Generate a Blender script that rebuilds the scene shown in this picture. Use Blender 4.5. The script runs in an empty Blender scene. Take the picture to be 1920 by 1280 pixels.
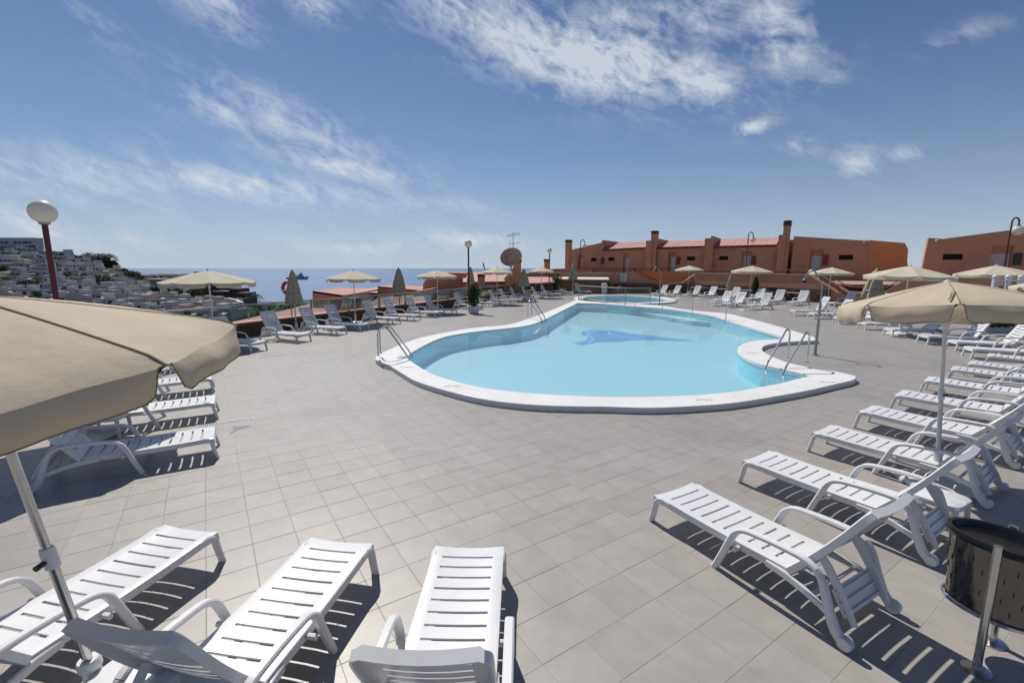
import bpy, bmesh, math, random
from mathutils import Vector, Matrix
random.seed(7)
R = math.radians
scene = bpy.context.scene
COL = scene.collection
CAMH = 2.35; FPX = 860.0; PIT = R(9.07)

# ------------------------------------------------------------------ camera
cd = bpy.data.cameras.new('camera'); cam = bpy.data.objects.new('camera', cd); COL.objects.link(cam)
cd.sensor_width = 36; cd.lens = 36*FPX/1920; cd.clip_start = .05; cd.clip_end = 120000
cam.location = (0, 0, CAMH); cam.rotation_euler = (R(90)-PIT, 0, 0)
scene.camera = cam

# ------------------------------------------------------------------ light
SUN_AZ = -27.0    # degrees from +Y towards +X
SUN_EL = 52.0
sv = Vector((math.sin(R(SUN_AZ))*math.cos(R(SUN_EL)), math.cos(R(SUN_AZ))*math.cos(R(SUN_EL)), math.sin(R(SUN_EL))))
sd = bpy.data.lights.new('sun', 'SUN'); sd.energy = 5.0; sd.angle = R(.53); sd.color = (1, .96, .9)
so = bpy.data.objects.new('sun', sd); COL.objects.link(so); so.rotation_euler = sv.to_track_quat('Z', 'Y').to_euler()
so.location = sv*50
scene.view_settings.view_transform = 'Standard'; scene.view_settings.look = 'None'
scene.view_settings.exposure = -.12; scene.view_settings.gamma = 1
try: scene.view_settings.use_curve_mapping = False
except Exception: pass

w = bpy.data.worlds.new('World'); scene.world = w; w.use_nodes = True
wt = w.node_tree; wt.nodes.clear()
def wn(t, **k):
    n = wt.nodes.new(t)
    for a, b in k.items(): setattr(n, a, b)
    return n
def wl(a, b): wt.links.new(a, b)
def wm(op, a, b=None, c=None):
    n = wn('ShaderNodeMath', operation=op)
    for i, v in enumerate((a, b, c)):
        if v is None: continue
        if isinstance(v, (int, float)): n.inputs[i].default_value = v
        else: wl(v, n.inputs[i])
    return n.outputs[0]
sky = wn('ShaderNodeTexSky', sky_type='NISHITA'); sky.sun_disc = False
sky.sun_elevation = R(SUN_EL); sky.sun_rotation = R(SUN_AZ); sky.altitude = 50; sky.air_density = 1.0; sky.dust_density = .3; sky.ozone_density = 3.0
tc = wn('ShaderNodeTexCoord'); sx = wn('ShaderNodeSeparateXYZ'); wl(tc.outputs['Generated'], sx.inputs[0])
AZ = wm('ARCTAN2', sx.outputs[0], sx.outputs[1]); EL = wm('ARCSINE', sx.outputs[2])
def rayd(px, py):
    x, y = (px-960)/FPX, (640-py)/FPX
    return Vector((x, math.cos(PIT)+y*math.sin(PIT), -math.sin(PIT)+y*math.cos(PIT))).normalized()
def azel(px, py):
    d = rayd(px, py); return math.atan2(d.x, d.y), math.asin(d.z)
# each cirrus patch: centre, tip of its long axis (both as photo directions), half width in radians, strength
clouds = [((1090, 110), (1400, 160), .075, 1.35), ((940, 45), (1180, 90), .06, 1.1), ((1300, 150), (1410, 175), .055, 1.25), ((1180, 60), (1330, 90), .06, .95),
          ((1455, 65), (1560, 150), .06, .95), ((1300, 20), (1430, 50), .06, .85),
          ((1415, 238), (1468, 222), .02, 1.1), ((1500, 272), (1548, 285), .022, .8), ((1615, 302), (1642, 308), .02, 1.0), ((1690, 290), (1738, 283), .015, .9),
          ((1550, 150), (1590, 175), .035, .55),
          ((560, 240), (790, 330), .05, .85), ((640, 312), (820, 348), .032, .95), ((430, 215), (570, 255), .032, .75),
          ((430, 348), (760, 378), .04, .95), ((130, 330), (440, 365), .045, .8), ((640, 362), (860, 388), .03, .75), ((60, 315), (200, 345), .03, .6),
          ((400, 10), (500, 65), .045, .95), ((180, 45), (260, 110), .025, .55), ((590, 5), (665, 25), .03, 1.0), ((300, 262), (345, 275), .03, .5),
          ((50, 425), (200, 455), .032, 1.0), ((880, 450), (1010, 456), .02, .95), ((720, 465), (900, 468), .02, .7), ((250, 452), (440, 470), .025, .5),
          ((1800, 70), (1910, 35), .018, .55), ((860, 388), (980, 408), .025, .6),
          # the same sky carried on behind and beside the frame
          ((-700, 100), (-400, 200), .12, .7), ((2600, 200), (2900, 260), .12, .6)]
tot = None
for (c, t, wd, s) in clouds:
    a0, e0 = azel(*c); a1, e1 = azel(*t)
    L = max(.03, math.hypot(a1-a0, e1-e0)); ca, sa = (a1-a0)/L, (e1-e0)/L
    da = wm('SUBTRACT', AZ, a0); de = wm('SUBTRACT', EL, e0)
    u = wm('MULTIPLY', wm('ADD', wm('MULTIPLY', da, ca), wm('MULTIPLY', de, sa)), 1/L)
    v = wm('MULTIPLY', wm('SUBTRACT', wm('MULTIPLY', de, ca), wm('MULTIPLY', da, sa)), 1/wd)
    r2 = wm('ADD', wm('MULTIPLY', u, u), wm('MULTIPLY', v, v))
    g_ = wm('MULTIPLY', wm('EXPONENT', wm('MULTIPLY', r2, -1.25)), s)
    tot = g_ if tot is None else wm('MAXIMUM', tot, g_)
cv = wn('ShaderNodeCombineXYZ')
th = R(-20)
wl(wm('MULTIPLY', wm('ADD', wm('MULTIPLY', AZ, math.cos(th)), wm('MULTIPLY', EL, math.sin(th))), 5.5), cv.inputs[0])
wl(wm('MULTIPLY', wm('SUBTRACT', wm('MULTIPLY', EL, math.cos(th)), wm('MULTIPLY', AZ, math.sin(th))), 17), cv.inputs[1])
cv2 = wn('ShaderNodeCombineXYZ'); th2 = R(-40)
wl(wm('MULTIPLY', wm('ADD', wm('MULTIPLY', AZ, math.cos(th2)), wm('MULTIPLY', EL, math.sin(th2))), 16), cv2.inputs[0])
wl(wm('MULTIPLY', wm('SUBTRACT', wm('MULTIPLY', EL, math.cos(th2)), wm('MULTIPLY', AZ, math.sin(th2))), 26), cv2.inputs[1])
n1 = wn('ShaderNodeTexNoise'); n1.inputs['Scale'].default_value = 1.5; n1.inputs['Detail'].default_value = 12; n1.inputs['Roughness'].default_value = .66; n1.inputs['Distortion'].default_value = .35
n2 = wn('ShaderNodeTexNoise'); n2.inputs['Scale'].default_value = 1.6; n2.inputs['Detail'].default_value = 9; n2.inputs['Roughness'].default_value = .6; n2.inputs['Distortion'].default_value = 1.0
wl(cv.outputs[0], n1.inputs[0]); wl(cv2.outputs[0], n2.inputs[0])
nn = wm('ADD', wm('MULTIPLY', n1.outputs[0], .66), wm('MULTIPLY', n2.outputs[0], .34))
mask = wm('MULTIPLY', wm('MULTIPLY', tot, wm('MAXIMUM', wm('SUBTRACT', nn, wm('SUBTRACT', .50, wm('MULTIPLY', tot, .14))), 0)), 3.9)
hazy = wm('MULTIPLY', wm('MULTIPLY', wm('SUBTRACT', n1.outputs[0], .42), .35), wm('EXPONENT', wm('MULTIPLY', wm('MULTIPLY', EL, EL), -40)))
mask = wm('ADD', mask, wm('MAXIMUM', hazy, 0))
cl = wn('ShaderNodeClamp'); wl(mask, cl.inputs[0]); cl.inputs[2].default_value = .80
b1 = wn('ShaderNodeBackground'); b1.inputs[1].default_value = .062
tint = wn('ShaderNodeMix', data_type='RGBA', blend_type='MULTIPLY'); tint.inputs[0].default_value = 1; tint.inputs[7].default_value = (.80, .92, 1.14, 1); wl(sky.outputs[0], tint.inputs[6])
air = wn('ShaderNodeMix', data_type='RGBA'); air.inputs[7].default_value = (8.6, 10.2, 12.6, 1); wl(tint.outputs[2], air.inputs[6])     # pale sea haze low in the sky
wl(wm('MULTIPLY', wm('EXPONENT', wm('MULTIPLY', wm('MAXIMUM', EL, 0), -7.0)), .85), air.inputs[0])
wl(air.outputs[2], b1.inputs[0])
b2 = wn('ShaderNodeBackground'); b2.inputs[0].default_value = (.66, .70, .76, 1); b2.inputs[1].default_value = 1.12
mx = wn('ShaderNodeMixShader'); wl(cl.outputs[0], mx.inputs[0]); wl(b1.outputs[0], mx.inputs[1]); wl(b2.outputs[0], mx.inputs[2])
wo = wn('ShaderNodeOutputWorld'); wl(mx.outputs[0], wo.inputs[0])

# ------------------------------------------------------------------ photo measurements -> world
def ray(px, py):
    x, y = (px-960)/FPX, (640-py)/FPX
    return Vector((x, math.cos(PIT)+y*math.sin(PIT), -math.sin(PIT)+y*math.cos(PIT)))
def G(px, py, z=0):
    d = ray(px, py); t = (z-CAMH)/d.z; return Vector((d.x*t, d.y*t, z))
def AT(px, py, Y):
    d = ray(px, py); t = Y/d.y; return Vector((d.x*t, Y, CAMH+d.z*t))
class Plane:                         # a vertical wall plane; on(px,py) -> (distance along, height)
    def __init__(s, p0, d):
        s.p = Vector((p0[0], p0[1], 0)); s.d = Vector((d[0], d[1], 0)).normalized()
        s.n = Vector((-s.d.y, s.d.x, 0))
        if s.n.y < 0: s.n = -s.n     # n points away from the camera
    def on(s, px, py, off=0):
        r = ray(px, py); t = (s.p+s.n*off).dot(s.n)/r.dot(s.n)
        q = r*t; return ((q-s.p).dot(s.d), CAMH+q.z)
    def w(s, a, z, off=0): q = s.p+s.d*a+s.n*off; return Vector((q.x, q.y, z))

# ------------------------------------------------------------------ materials
MATS = {}
def mat(name, col, rough=.6, metal=0, var=.0, vscale=4, bump=0, bscale=30, spec=.5, trans=0, objvar=0, stain=None, stain_scale=1.2, stain_amt=.5, bdist=.02, coat=0, world=False):
    if name in MATS: return MATS[name]
    m = bpy.data.materials.new(name); m.use_nodes = True; nt = m.node_tree; b = nt.nodes['Principled BSDF']
    b.inputs['Roughness'].default_value = rough; b.inputs['Metallic'].default_value = metal; b.inputs['Specular IOR Level'].default_value = spec
    b.inputs['Coat Weight'].default_value = coat
    c = (*col, 1); src = None
    tcn = nt.nodes.new('ShaderNodeTexCoord'); co = tcn.outputs['Object'] if not world else nt.nodes.new('ShaderNodeNewGeometry').outputs['Position']
    def mix(f, a, bb, blend='MIX'):
        x = nt.nodes.new('ShaderNodeMix'); x.data_type = 'RGBA'; x.blend_type = blend
        for v, i in ((f, 0), (a, 6), (bb, 7)):
            if hasattr(v, 'is_output'): nt.links.new(v, x.inputs[i])
            else: x.inputs[i].default_value = v
        return x.outputs[2]
    cur = c
    if var:
        n = nt.nodes.new('ShaderNodeTexNoise'); n.inputs['Scale'].default_value = vscale; n.inputs['Detail'].default_value = 6; n.inputs['Roughness'].default_value = .65
        nt.links.new(co, n.inputs[0])
        r = nt.nodes.new('ShaderNodeMapRange'); r.inputs[1].default_value = .3; r.inputs[2].default_value = .7; nt.links.new(n.outputs[0], r.inputs[0])
        cur = mix(r.outputs[0], tuple(v*(1-var) for v in col)+(1,), tuple(min(1, v*(1+var)) for v in col)+(1,))
    if stain:
        n = nt.nodes.new('ShaderNodeTexNoise'); n.inputs['Scale'].default_value = stain_scale; n.inputs['Detail'].default_value = 8; n.inputs['Roughness'].default_value = .7
        nt.links.new(co, n.inputs[0])
        r = nt.nodes.new('ShaderNodeMapRange'); r.inputs[1].default_value = .5; r.inputs[2].default_value = .72; r.inputs[4].default_value = stain_amt; nt.links.new(n.outputs[0], r.inputs[0])
        cur = mix(r.outputs[0], cur, (*stain, 1))
    if objvar:
        oi = nt.nodes.new('ShaderNodeObjectInfo'); hs = nt.nodes.new('ShaderNodeHueSaturation')
        r = nt.nodes.new('ShaderNodeMapRange'); r.inputs[3].default_value = 1-objvar; r.inputs[4].default_value = 1+objvar; nt.links.new(oi.outputs['Random'], r.inputs[0])
        nt.links.new(r.outputs[0], hs.inputs['Value'])
        if hasattr(cur, 'is_output'): nt.links.new(cur, hs.inputs['Color'])
        else: hs.inputs['Color'].default_value = cur
        cur = hs.outputs[0]
    if hasattr(cur, 'is_output'): nt.links.new(cur, b.inputs['Base Color'])
    else: b.inputs['Base Color'].default_value = cur
    if bump:
        n = nt.nodes.new('ShaderNodeTexNoise'); n.inputs['Scale'].default_value = bscale; n.inputs['Detail'].default_value = 5
        nt.links.new(co, n.inputs[0]); bp = nt.nodes.new('ShaderNodeBump'); bp.inputs['Strength'].default_value = bump; bp.inputs['Distance'].default_value = bdist
        nt.links.new(n.outputs[0], bp.inputs['Height']); nt.links.new(bp.outputs[0], b.inputs['Normal'])
    if trans:                         # cloth that lets some light through
        tl = nt.nodes.new('ShaderNodeBsdfTranslucent'); ms = nt.nodes.new('ShaderNodeMixShader'); ms.inputs[0].default_value = trans
        if hasattr(cur, 'is_output'): nt.links.new(cur, tl.inputs[0])
        else: tl.inputs[0].default_value = cur
        out = nt.nodes['Material Output']; nt.links.new(b.outputs[0], ms.inputs[1]); nt.links.new(tl.outputs[0], ms.inputs[2]); nt.links.new(ms.outputs[0], out.inputs[0])
    m['nt'] = 1
    MATS[name] = m; return m
M_TILE = mat('ceramic_tile', (.322, .296, .268), .42, var=.09, vscale=5, bump=.15, bscale=60, objvar=.05, stain=(.245, .218, .198), stain_scale=.5, stain_amt=.85, bdist=.004, world=True)
M_GROUT = mat('grout', (.37, .335, .28), .9, var=.35, vscale=.5, stain=(.15, .14, .125), stain_scale=.22, stain_amt=.9, world=True)
M_PLASTIC = mat('white_plastic', (.66, .66, .665), .32, bump=.03, bscale=300, var=.03, vscale=3, stain=(.56, .53, .47), stain_scale=2.3, stain_amt=.35, objvar=.03, world=True)
M_COPE = mat('white_painted_concrete', (.66, .66, .65), .75, var=.04, vscale=5, bump=.3, bscale=50, stain=(.50, .48, .43), stain_scale=1.6, stain_amt=.5, world=True)
M_POOL = mat('pool_paint', (.30, .70, .84), .6, var=.04, vscale=1.2)
M_POOLF = mat('pool_floor_paint', (.325, .53, .605), .6, var=.03, vscale=.6)
M_STEP = mat('pool_step_paint', (.50, .72, .75), .6, var=.05, vscale=2)
M_DOLPH = mat('blue_mosaic', (.03, .22, .55), .5, var=.1, vscale=20)
M_DOLPHL = mat('pale_mosaic_line', (.20, .46, .66), .5)
M_STEEL = mat('stainless_steel', (.55, .55, .54), .22, metal=1, var=.05, vscale=8)
M_GALV = mat('grey_metal', (.32, .32, .31), .45, metal=.7, var=.08)
M_CANVAS = mat('beige_canvas', (.58, .49, .365), .85, var=.05, vscale=2.5, bump=.5, bscale=7, trans=.25, stain=(.51, .425, .31), stain_scale=2.2, stain_amt=.3, bdist=.02)
M_CANVASF = mat('pale_canvas', (.62, .56, .42), .85, var=.05, trans=.25)
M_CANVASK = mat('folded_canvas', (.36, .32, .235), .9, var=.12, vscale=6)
M_SEAM = mat('canvas_seam', (.20, .165, .115), .9)
M_POLE = mat('painted_pole', (.60, .60, .58), .4, metal=.2)
M_TERRA = mat('terracotta_render', (.48, .262, .17), .9, var=.10, vscale=.8, bump=.5, bscale=12, stain=(.35, .18, .125), stain_scale=.5, stain_amt=.6)
M_TERRA2 = mat('orange_render', (.56, .25, .12), .9, var=.08, vscale=.9, bump=.5, bscale=12)
M_TERRA3 = mat('salmon_render', (.50, .26, .18), .9, var=.10, vscale=.7, bump=.4, bscale=12)
M_CAP = mat('pale_coping', (.42, .26, .18), .8, var=.1)
M_ROOF = mat('pink_roof', (.48, .25, .215), .8, var=.1, vscale=1.5, stain=(.38, .17, .14), stain_scale=.8)
M_DKRED = mat('dark_red_paint', (.10, .009, .018), .4)
M_REDBOX = mat('red_box_paint', (.16, .018, .02), .5)
M_DOOR = mat('white_door_paint', (.50, .50, .50), .5)
M_DARKGL = mat('dark_window_glass', (.010, .010, .011), .5, spec=.2)
M_STONE = mat('dark_stone', (.10, .062, .042), .9, var=.45, vscale=5, bump=.8, bscale=8, bdist=.05)
M_WALLIN = mat('brown_parapet', (.085, .055, .038), .9, var=.3, vscale=2, bump=.4, bscale=15, stain=(.12, .045, .03), stain_scale=.8)
M_DSTEEL = mat('dark_polished_steel', (.15, .145, .135), .13, metal=1, var=.1, vscale=6)
M_BLACK = mat('black_plastic', (.008, .008, .009), .25)
M_GLOBE = mat('lamp_globe', (.80, .77, .70), .35, spec=.3, trans=.3)
M_LEAF = mat('leaf', (.045, .085, .022), .7, var=.4, vscale=6, objvar=.15, trans=.15)
M_LEAFD = mat('dark_leaf', (.022, .045, .016), .7, var=.4, vscale=6)
M_BARK = mat('bark', (.10, .075, .05), .9, var=.3)
M_POT = mat('white_pot', (.62, .62, .62), .6, var=.04)
M_WHITE = [mat('town_white_%s' % n, c, .85, var=.08, vscale=.15) for n, c in (('plain', (.60, .58, .55)), ('cream', (.54, .49, .42)), ('bluish', (.50, .51, .53)), ('grey', (.40, .38, .36)))]
M_TWIN = mat('town_window', (.03, .04, .075), .3)
M_TWINB = mat('town_blue_shutter', (.035, .06, .2), .5)
M_TRED = mat('town_red_tile', (.22, .06, .045), .9, var=.2, vscale=.5)
M_TROOF = mat('town_flat_roof', (.20, .175, .155), .9, var=.3, vscale=.3)
M_TROOF2 = mat('town_pale_roof', (.34, .31, .28), .9, var=.2, vscale=.3)
M_TAWN = mat('town_awning', (.6, .58, .46), .8)
M_DIRT = mat('dry_hillside', (.085, .07, .05), .95, var=.35, vscale=.03, stain=(.05, .07, .03), stain_scale=.02, stain_amt=.8)
M_CLIFF = mat('dark_cliff', (.10, .065, .05), .95, var=.35, vscale=.05, stain=(.04, .035, .03), stain_scale=.02)
M_ORANGE = mat('lifebuoy_orange', (.60, .045, .02), .5)
M_SHIP = mat('ship_grey', (.24, .28, .33), .6)
M_DISH = mat('dish_paint', (.36, .25, .20), .7, var=.1, vscale=1)
M_MARK = mat('worn_mosaic_mark', (.34, .33, .31), .8, var=.25, vscale=40)
M_WET = mat('damp_concrete_patch', (.20, .20, .205), .35)

def glassmat(name, col, fac_alpha, rough=.05):
    m = bpy.data.materials.new(name); m.use_nodes = True; nt = m.node_tree; nt.nodes.clear()
    tr = nt.nodes.new('ShaderNodeBsdfTransparent'); tr.inputs[0].default_value = (*col, 1)
    gl = nt.nodes.new('ShaderNodeBsdfGlossy'); gl.inputs['Roughness'].default_value = rough
    fr = nt.nodes.new('ShaderNodeFresnel'); fr.inputs[0].default_value = fac_alpha
    ms = nt.nodes.new('ShaderNodeMixShader'); o = nt.nodes.new('ShaderNodeOutputMaterial')
    mu = nt.nodes.new('ShaderNodeMath'); mu.operation = 'MULTIPLY'; mu.inputs[1].default_value = .6; nt.links.new(fr.outputs[0], mu.inputs[0])
    nt.links.new(mu.outputs[0], ms.inputs[0]); nt.links.new(tr.outputs[0], ms.inputs[1]); nt.links.new(gl.outputs[0], ms.inputs[2]); nt.links.new(ms.outputs[0], o.inputs[0])
    return m, nt, gl, fr
M_GLASS, *_ = glassmat('railing_glass', (.80, .84, .82), 1.45)
M_WATER, nt, gl, fr = glassmat('pool_water', (.93, .99, 1.0), 1.15, .012)
# the water itself is faintly milky: a share of the sunlight is scattered near the surface
df = nt.nodes.new('ShaderNodeBsdfDiffuse'); df.inputs[0].default_value = (.43, .72, .80, 1); m2 = nt.nodes.new('ShaderNodeMixShader'); m2.inputs[0].default_value = .20
_tr = [n for n in nt.nodes if n.type == 'BSDF_TRANSPARENT'][0]; _ms = [n for n in nt.nodes if n.type == 'MIX_SHADER' and n != m2][0]
nt.links.new(_tr.outputs[0], m2.inputs[1]); nt.links.new(df.outputs[0], m2.inputs[2]); nt.links.new(m2.outputs[0], _ms.inputs[1])
tcn = nt.nodes.new('ShaderNodeTexCoord'); nz = nt.nodes.new('ShaderNodeTexNoise'); nz.inputs['Scale'].default_value = 1.6; nz.inputs['Detail'].default_value = 3
bp = nt.nodes.new('ShaderNodeBump'); bp.inputs['Strength'].default_value = .12; bp.inputs['Distance'].default_value = .02
nt.links.new(tcn.outputs['Object'], nz.inputs[0]); nt.links.new(nz.outputs[0], bp.inputs['Height']); nt.links.new(bp.outputs[0], gl.inputs['Normal']); nt.links.new(bp.outputs[0], fr.inputs['Normal'])
# sea: deep blue, rough glitter
M_SEA = bpy.data.materials.new('sea_water'); M_SEA.use_nodes = True; nt = M_SEA.node_tree; b = nt.nodes['Principled BSDF']
b.inputs['Base Color'].default_value = (.07, .15, .28, 1); b.inputs['Roughness'].default_value = .38; b.inputs['IOR'].default_value = 1.33
tcn = nt.nodes.new('ShaderNodeTexCoord'); mp = nt.nodes.new('ShaderNodeMapping'); mp.inputs['Scale'].default_value = (.004, .02, 1)
nz = nt.nodes.new('ShaderNodeTexNoise'); nz.inputs['Scale'].default_value = 1; nz.inputs['Detail'].default_value = 8
cr = nt.nodes.new('ShaderNodeMapRange'); cr.inputs[1].default_value = .35; cr.inputs[2].default_value = .7
mi = nt.nodes.new('ShaderNodeMix'); mi.data_type = 'RGBA'; mi.inputs[6].default_value = (.055, .125, .24, 1); mi.inputs[7].default_value = (.09, .18, .31, 1)
nt.links.new(tcn.outputs['Object'], mp.inputs[0]); nt.links.new(mp.outputs[0], nz.inputs[0]); nt.links.new(nz.outputs[0], cr.inputs[0]); nt.links.new(cr.outputs[0], mi.inputs[0]); nt.links.new(mi.outputs[2], b.inputs['Base Color'])
nz2 = nt.nodes.new('ShaderNodeTexNoise'); nz2.inputs['Scale'].default_value = .35; nz2.inputs['Detail'].default_value = 6
bp = nt.nodes.new('ShaderNodeBump'); bp.inputs['Strength'].default_value = .5; bp.inputs['Distance'].default_value = .6
nt.links.new(tcn.outputs['Object'], nz2.inputs[0]); nt.links.new(nz2.outputs[0], bp.inputs['Height']); nt.links.new(bp.outputs[0], b.inputs['Normal'])

# ------------------------------------------------------------------ mesh helpers
class MB:
    def __init__(s): s.v = []; s.f = []
    def add(s, vs, fs):
        o = len(s.v); s.v += [tuple(v) for v in vs]; s.f += [tuple(i+o for i in f) for f in fs]; return s
    def box(s, x0, x1, y0, y1, z0, z1, M=None):
        vs = [Vector((x, y, z)) for z in (z0, z1) for x, y in ((x0, y0), (x1, y0), (x1, y1), (x0, y1))]
        if M: vs = [M @ v for v in vs]
        return s.add(vs, [(3, 2, 1, 0), (4, 5, 6, 7), (0, 1, 5, 4), (1, 2, 6, 5), (2, 3, 7, 6), (3, 0, 4, 7)])
    def prism(s, poly, ext):          # poly: list of Vectors (planar), ext: Vector
        n = len(poly); vs = [Vector(p) for p in poly]+[Vector(p)+ext for p in poly]
        s.add(vs, [tuple(range(n))[::-1], tuple(range(n, 2*n))]+[(i, (i+1) % n, (i+1) % n+n, i+n) for i in range(n)]); return s
    def frames(s, path, up=Vector((0, 0, 1))):
        path = [Vector(p) for p in path]; out = []
        for i, p in enumerate(path):
            a = path[max(0, i-1)]; b = path[min(len(path)-1, i+1)]; t = (b-a).normalized()
            u = up if abs(t.dot(up)) < .98 else Vector((1, 0, 0))
            x = t.cross(u).normalized(); y = x.cross(t).normalized(); out.append((p, x, y))
        return out
    def sweep(s, path, wd, ht, side=None, ch=.25):   # rounded rectangle section; wd along side vector, ht across
        path = [Vector(p) for p in path]; secs = []
        for i, p in enumerate(path):
            a = path[max(0, i-1)]; b = path[min(len(path)-1, i+1)]; t = (b-a).normalized()
            x = Vector(side) if side is not None else t.cross(Vector((0, 0, 1))).normalized()
            x = (x-t*x.dot(t)).normalized(); y = t.cross(x).normalized()
            W = (wd[i] if isinstance(wd, (list, tuple)) else wd)/2; H = (ht[i] if isinstance(ht, (list, tuple)) else ht)/2; c = min(W, H)*ch*2
            pr_ = [(-W+c, -H), (W-c, -H), (W, -H+c), (W, H-c), (W-c, H), (-W+c, H), (-W, H-c), (-W, -H+c)]
            secs.append([p+x*q[0]+y*q[1] for q in pr_])
        n = 8; vs = [v for sec in secs for v in sec]
        fs = [(k*n+j, k*n+(j+1) % n, (k+1)*n+(j+1) % n, (k+1)*n+j) for k in range(len(secs)-1) for j in range(n)]
        fs += [tuple(range(n))[::-1], tuple((len(secs)-1)*n+j for j in range(n))]
        return s.add(vs, fs)
    def tube(s, path, r, n=8):
        fr_ = s.frames(path); vs = []
        for i, (p, x, y) in enumerate(fr_):
            rr = r[i] if isinstance(r, (list, tuple)) else r
            vs += [p+(x*math.cos(a)+y*math.sin(a))*rr for a in (2*math.pi*k/n for k in range(n))]
        m = len(fr_)
        fs = [(k*n+j, k*n+(j+1) % n, (k+1)*n+(j+1) % n, (k+1)*n+j) for k in range(m-1) for j in range(n)]+[tuple(range(n))[::-1], tuple((m-1)*n+j for j in range(n))]
        return s.add(vs, fs)
    def lathe(s, prof, n=16, c=(0, 0, 0), M=None):   # prof: (r,z)
        c = Vector(c); vs = []
        for r, z in prof:
            for k in range(n):
                a = 2*math.pi*k/n; v = Vector((r*math.cos(a), r*math.sin(a), z))
                vs.append((M @ v if M else v)+c)
        m = len(prof)
        fs = [(k*n+j, k*n+(j+1) % n, (k+1)*n+(j+1) % n, (k+1)*n+j) for k in range(m-1) for j in range(n)]
        if prof[0][0] > 1e-4: fs.append(tuple(range(n))[::-1])
        if prof[-1][0] > 1e-4: fs.append(tuple((m-1)*n+j for j in range(n)))
        return s.add(vs, fs)
    def mesh(s, name, m, smooth=True, ang=35):
        me = bpy.data.meshes.new(name); me.from_pydata(s.v, [], s.f)
        bm = bmesh.new(); bm.from_mesh(me); bmesh.ops.recalc_face_normals(bm, faces=bm.faces); bm.to_mesh(me); bm.free()
        for mm in (m if isinstance(m, (list, tuple)) else [m]): me.materials.append(mm)
        if smooth: me.shade_smooth(); me.set_sharp_from_angle(angle=R(ang))
        return me
    def obj(s, name, m, parent=None, smooth=True, ang=35):
        return link(name, s.mesh(name, m, smooth, ang), parent)
def link(name, data, parent=None):
    o = bpy.data.objects.new(name, data); COL.objects.link(o)
    if parent: o.parent = parent
    return o
def tag(o, label=None, cat=None, group=None, kind=None):
    if label: o['label'] = label
    if cat: o['category'] = cat
    if group: o['group'] = group
    if kind: o['kind'] = kind
    return o
def thing(name, label, cat, loc=(0, 0, 0), rz=0, group=None):
    o = link(name, None); o.location = loc; o.rotation_euler = (0, 0, rz); o.empty_display_size = .2
    return tag(o, label, cat, group)
def struct(o): o['kind'] = 'structure'; return o
def copy_tree(o, parent=None):
    c = o.copy(); COL.objects.link(c); c.parent = parent
    for ch in list(o.children): copy_tree(ch, c)
    return c
def holed(outer, holes, z):           # flat filled sheet with holes
    bm = bmesh.new()
    for lp in [outer]+holes:
        vs = [bm.verts.new((p[0], p[1], z)) for p in lp]
        for i in range(len(vs)): bm.edges.new((vs[i], vs[(i+1) % len(vs)]))
    bmesh.ops.triangle_fill(bm, use_beauty=True, use_dissolve=False, edges=bm.edges[:], normal=(0, 0, 1))
    for f in bm.faces:
        if f.normal.z < 0: f.normal_flip()
    return bm
def smoothpoly(pts, closed=True, sub=4, corners=()):   # catmull-rom between points, straight at listed corners
    out = []; n = len(pts)
    for i in range(n if closed else n-1):
        p0, p1, p2, p3 = (Vector(pts[(i+k) % n]) if closed else Vector(pts[max(0, min(n-1, i+k))]) for k in (-1, 0, 1, 2))
        if i in corners: p0 = p1*2-p2
        if (i+1) % n in corners: p3 = p2*2-p1
        for k in range(sub):
            t = k/sub; out.append(.5*((2*p1)+(-p0+p2)*t+(2*p0-5*p1+4*p2-p3)*t*t+(-p0+3*p1-3*p2+p3)*t**3))
    if not closed: out.append(Vector(pts[-1]))
    return out
def inpoly(x, y, poly):
    c = False; n = len(poly); j = n-1
    for i in range(n):
        xi, yi = poly[i][0], poly[i][1]; xj, yj = poly[j][0], poly[j][1]
        if (yi > y) != (yj > y) and x < (xj-xi)*(y-yi)/(yj-yi)+xi: c = not c
        j = i
    return c

# ================================================================== SETTING: sea, land, deck
SEA_Z = -40.0
mb = MB(); mb.add([(-90000, -2000, 0), (90000, -2000, 0), (90000, 90000, 0), (-90000, 90000, 0)], [(0, 1, 2, 3)])
o = struct(mb.obj('sea', M_SEA, smooth=False)); o.location.z = SEA_Z

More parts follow.
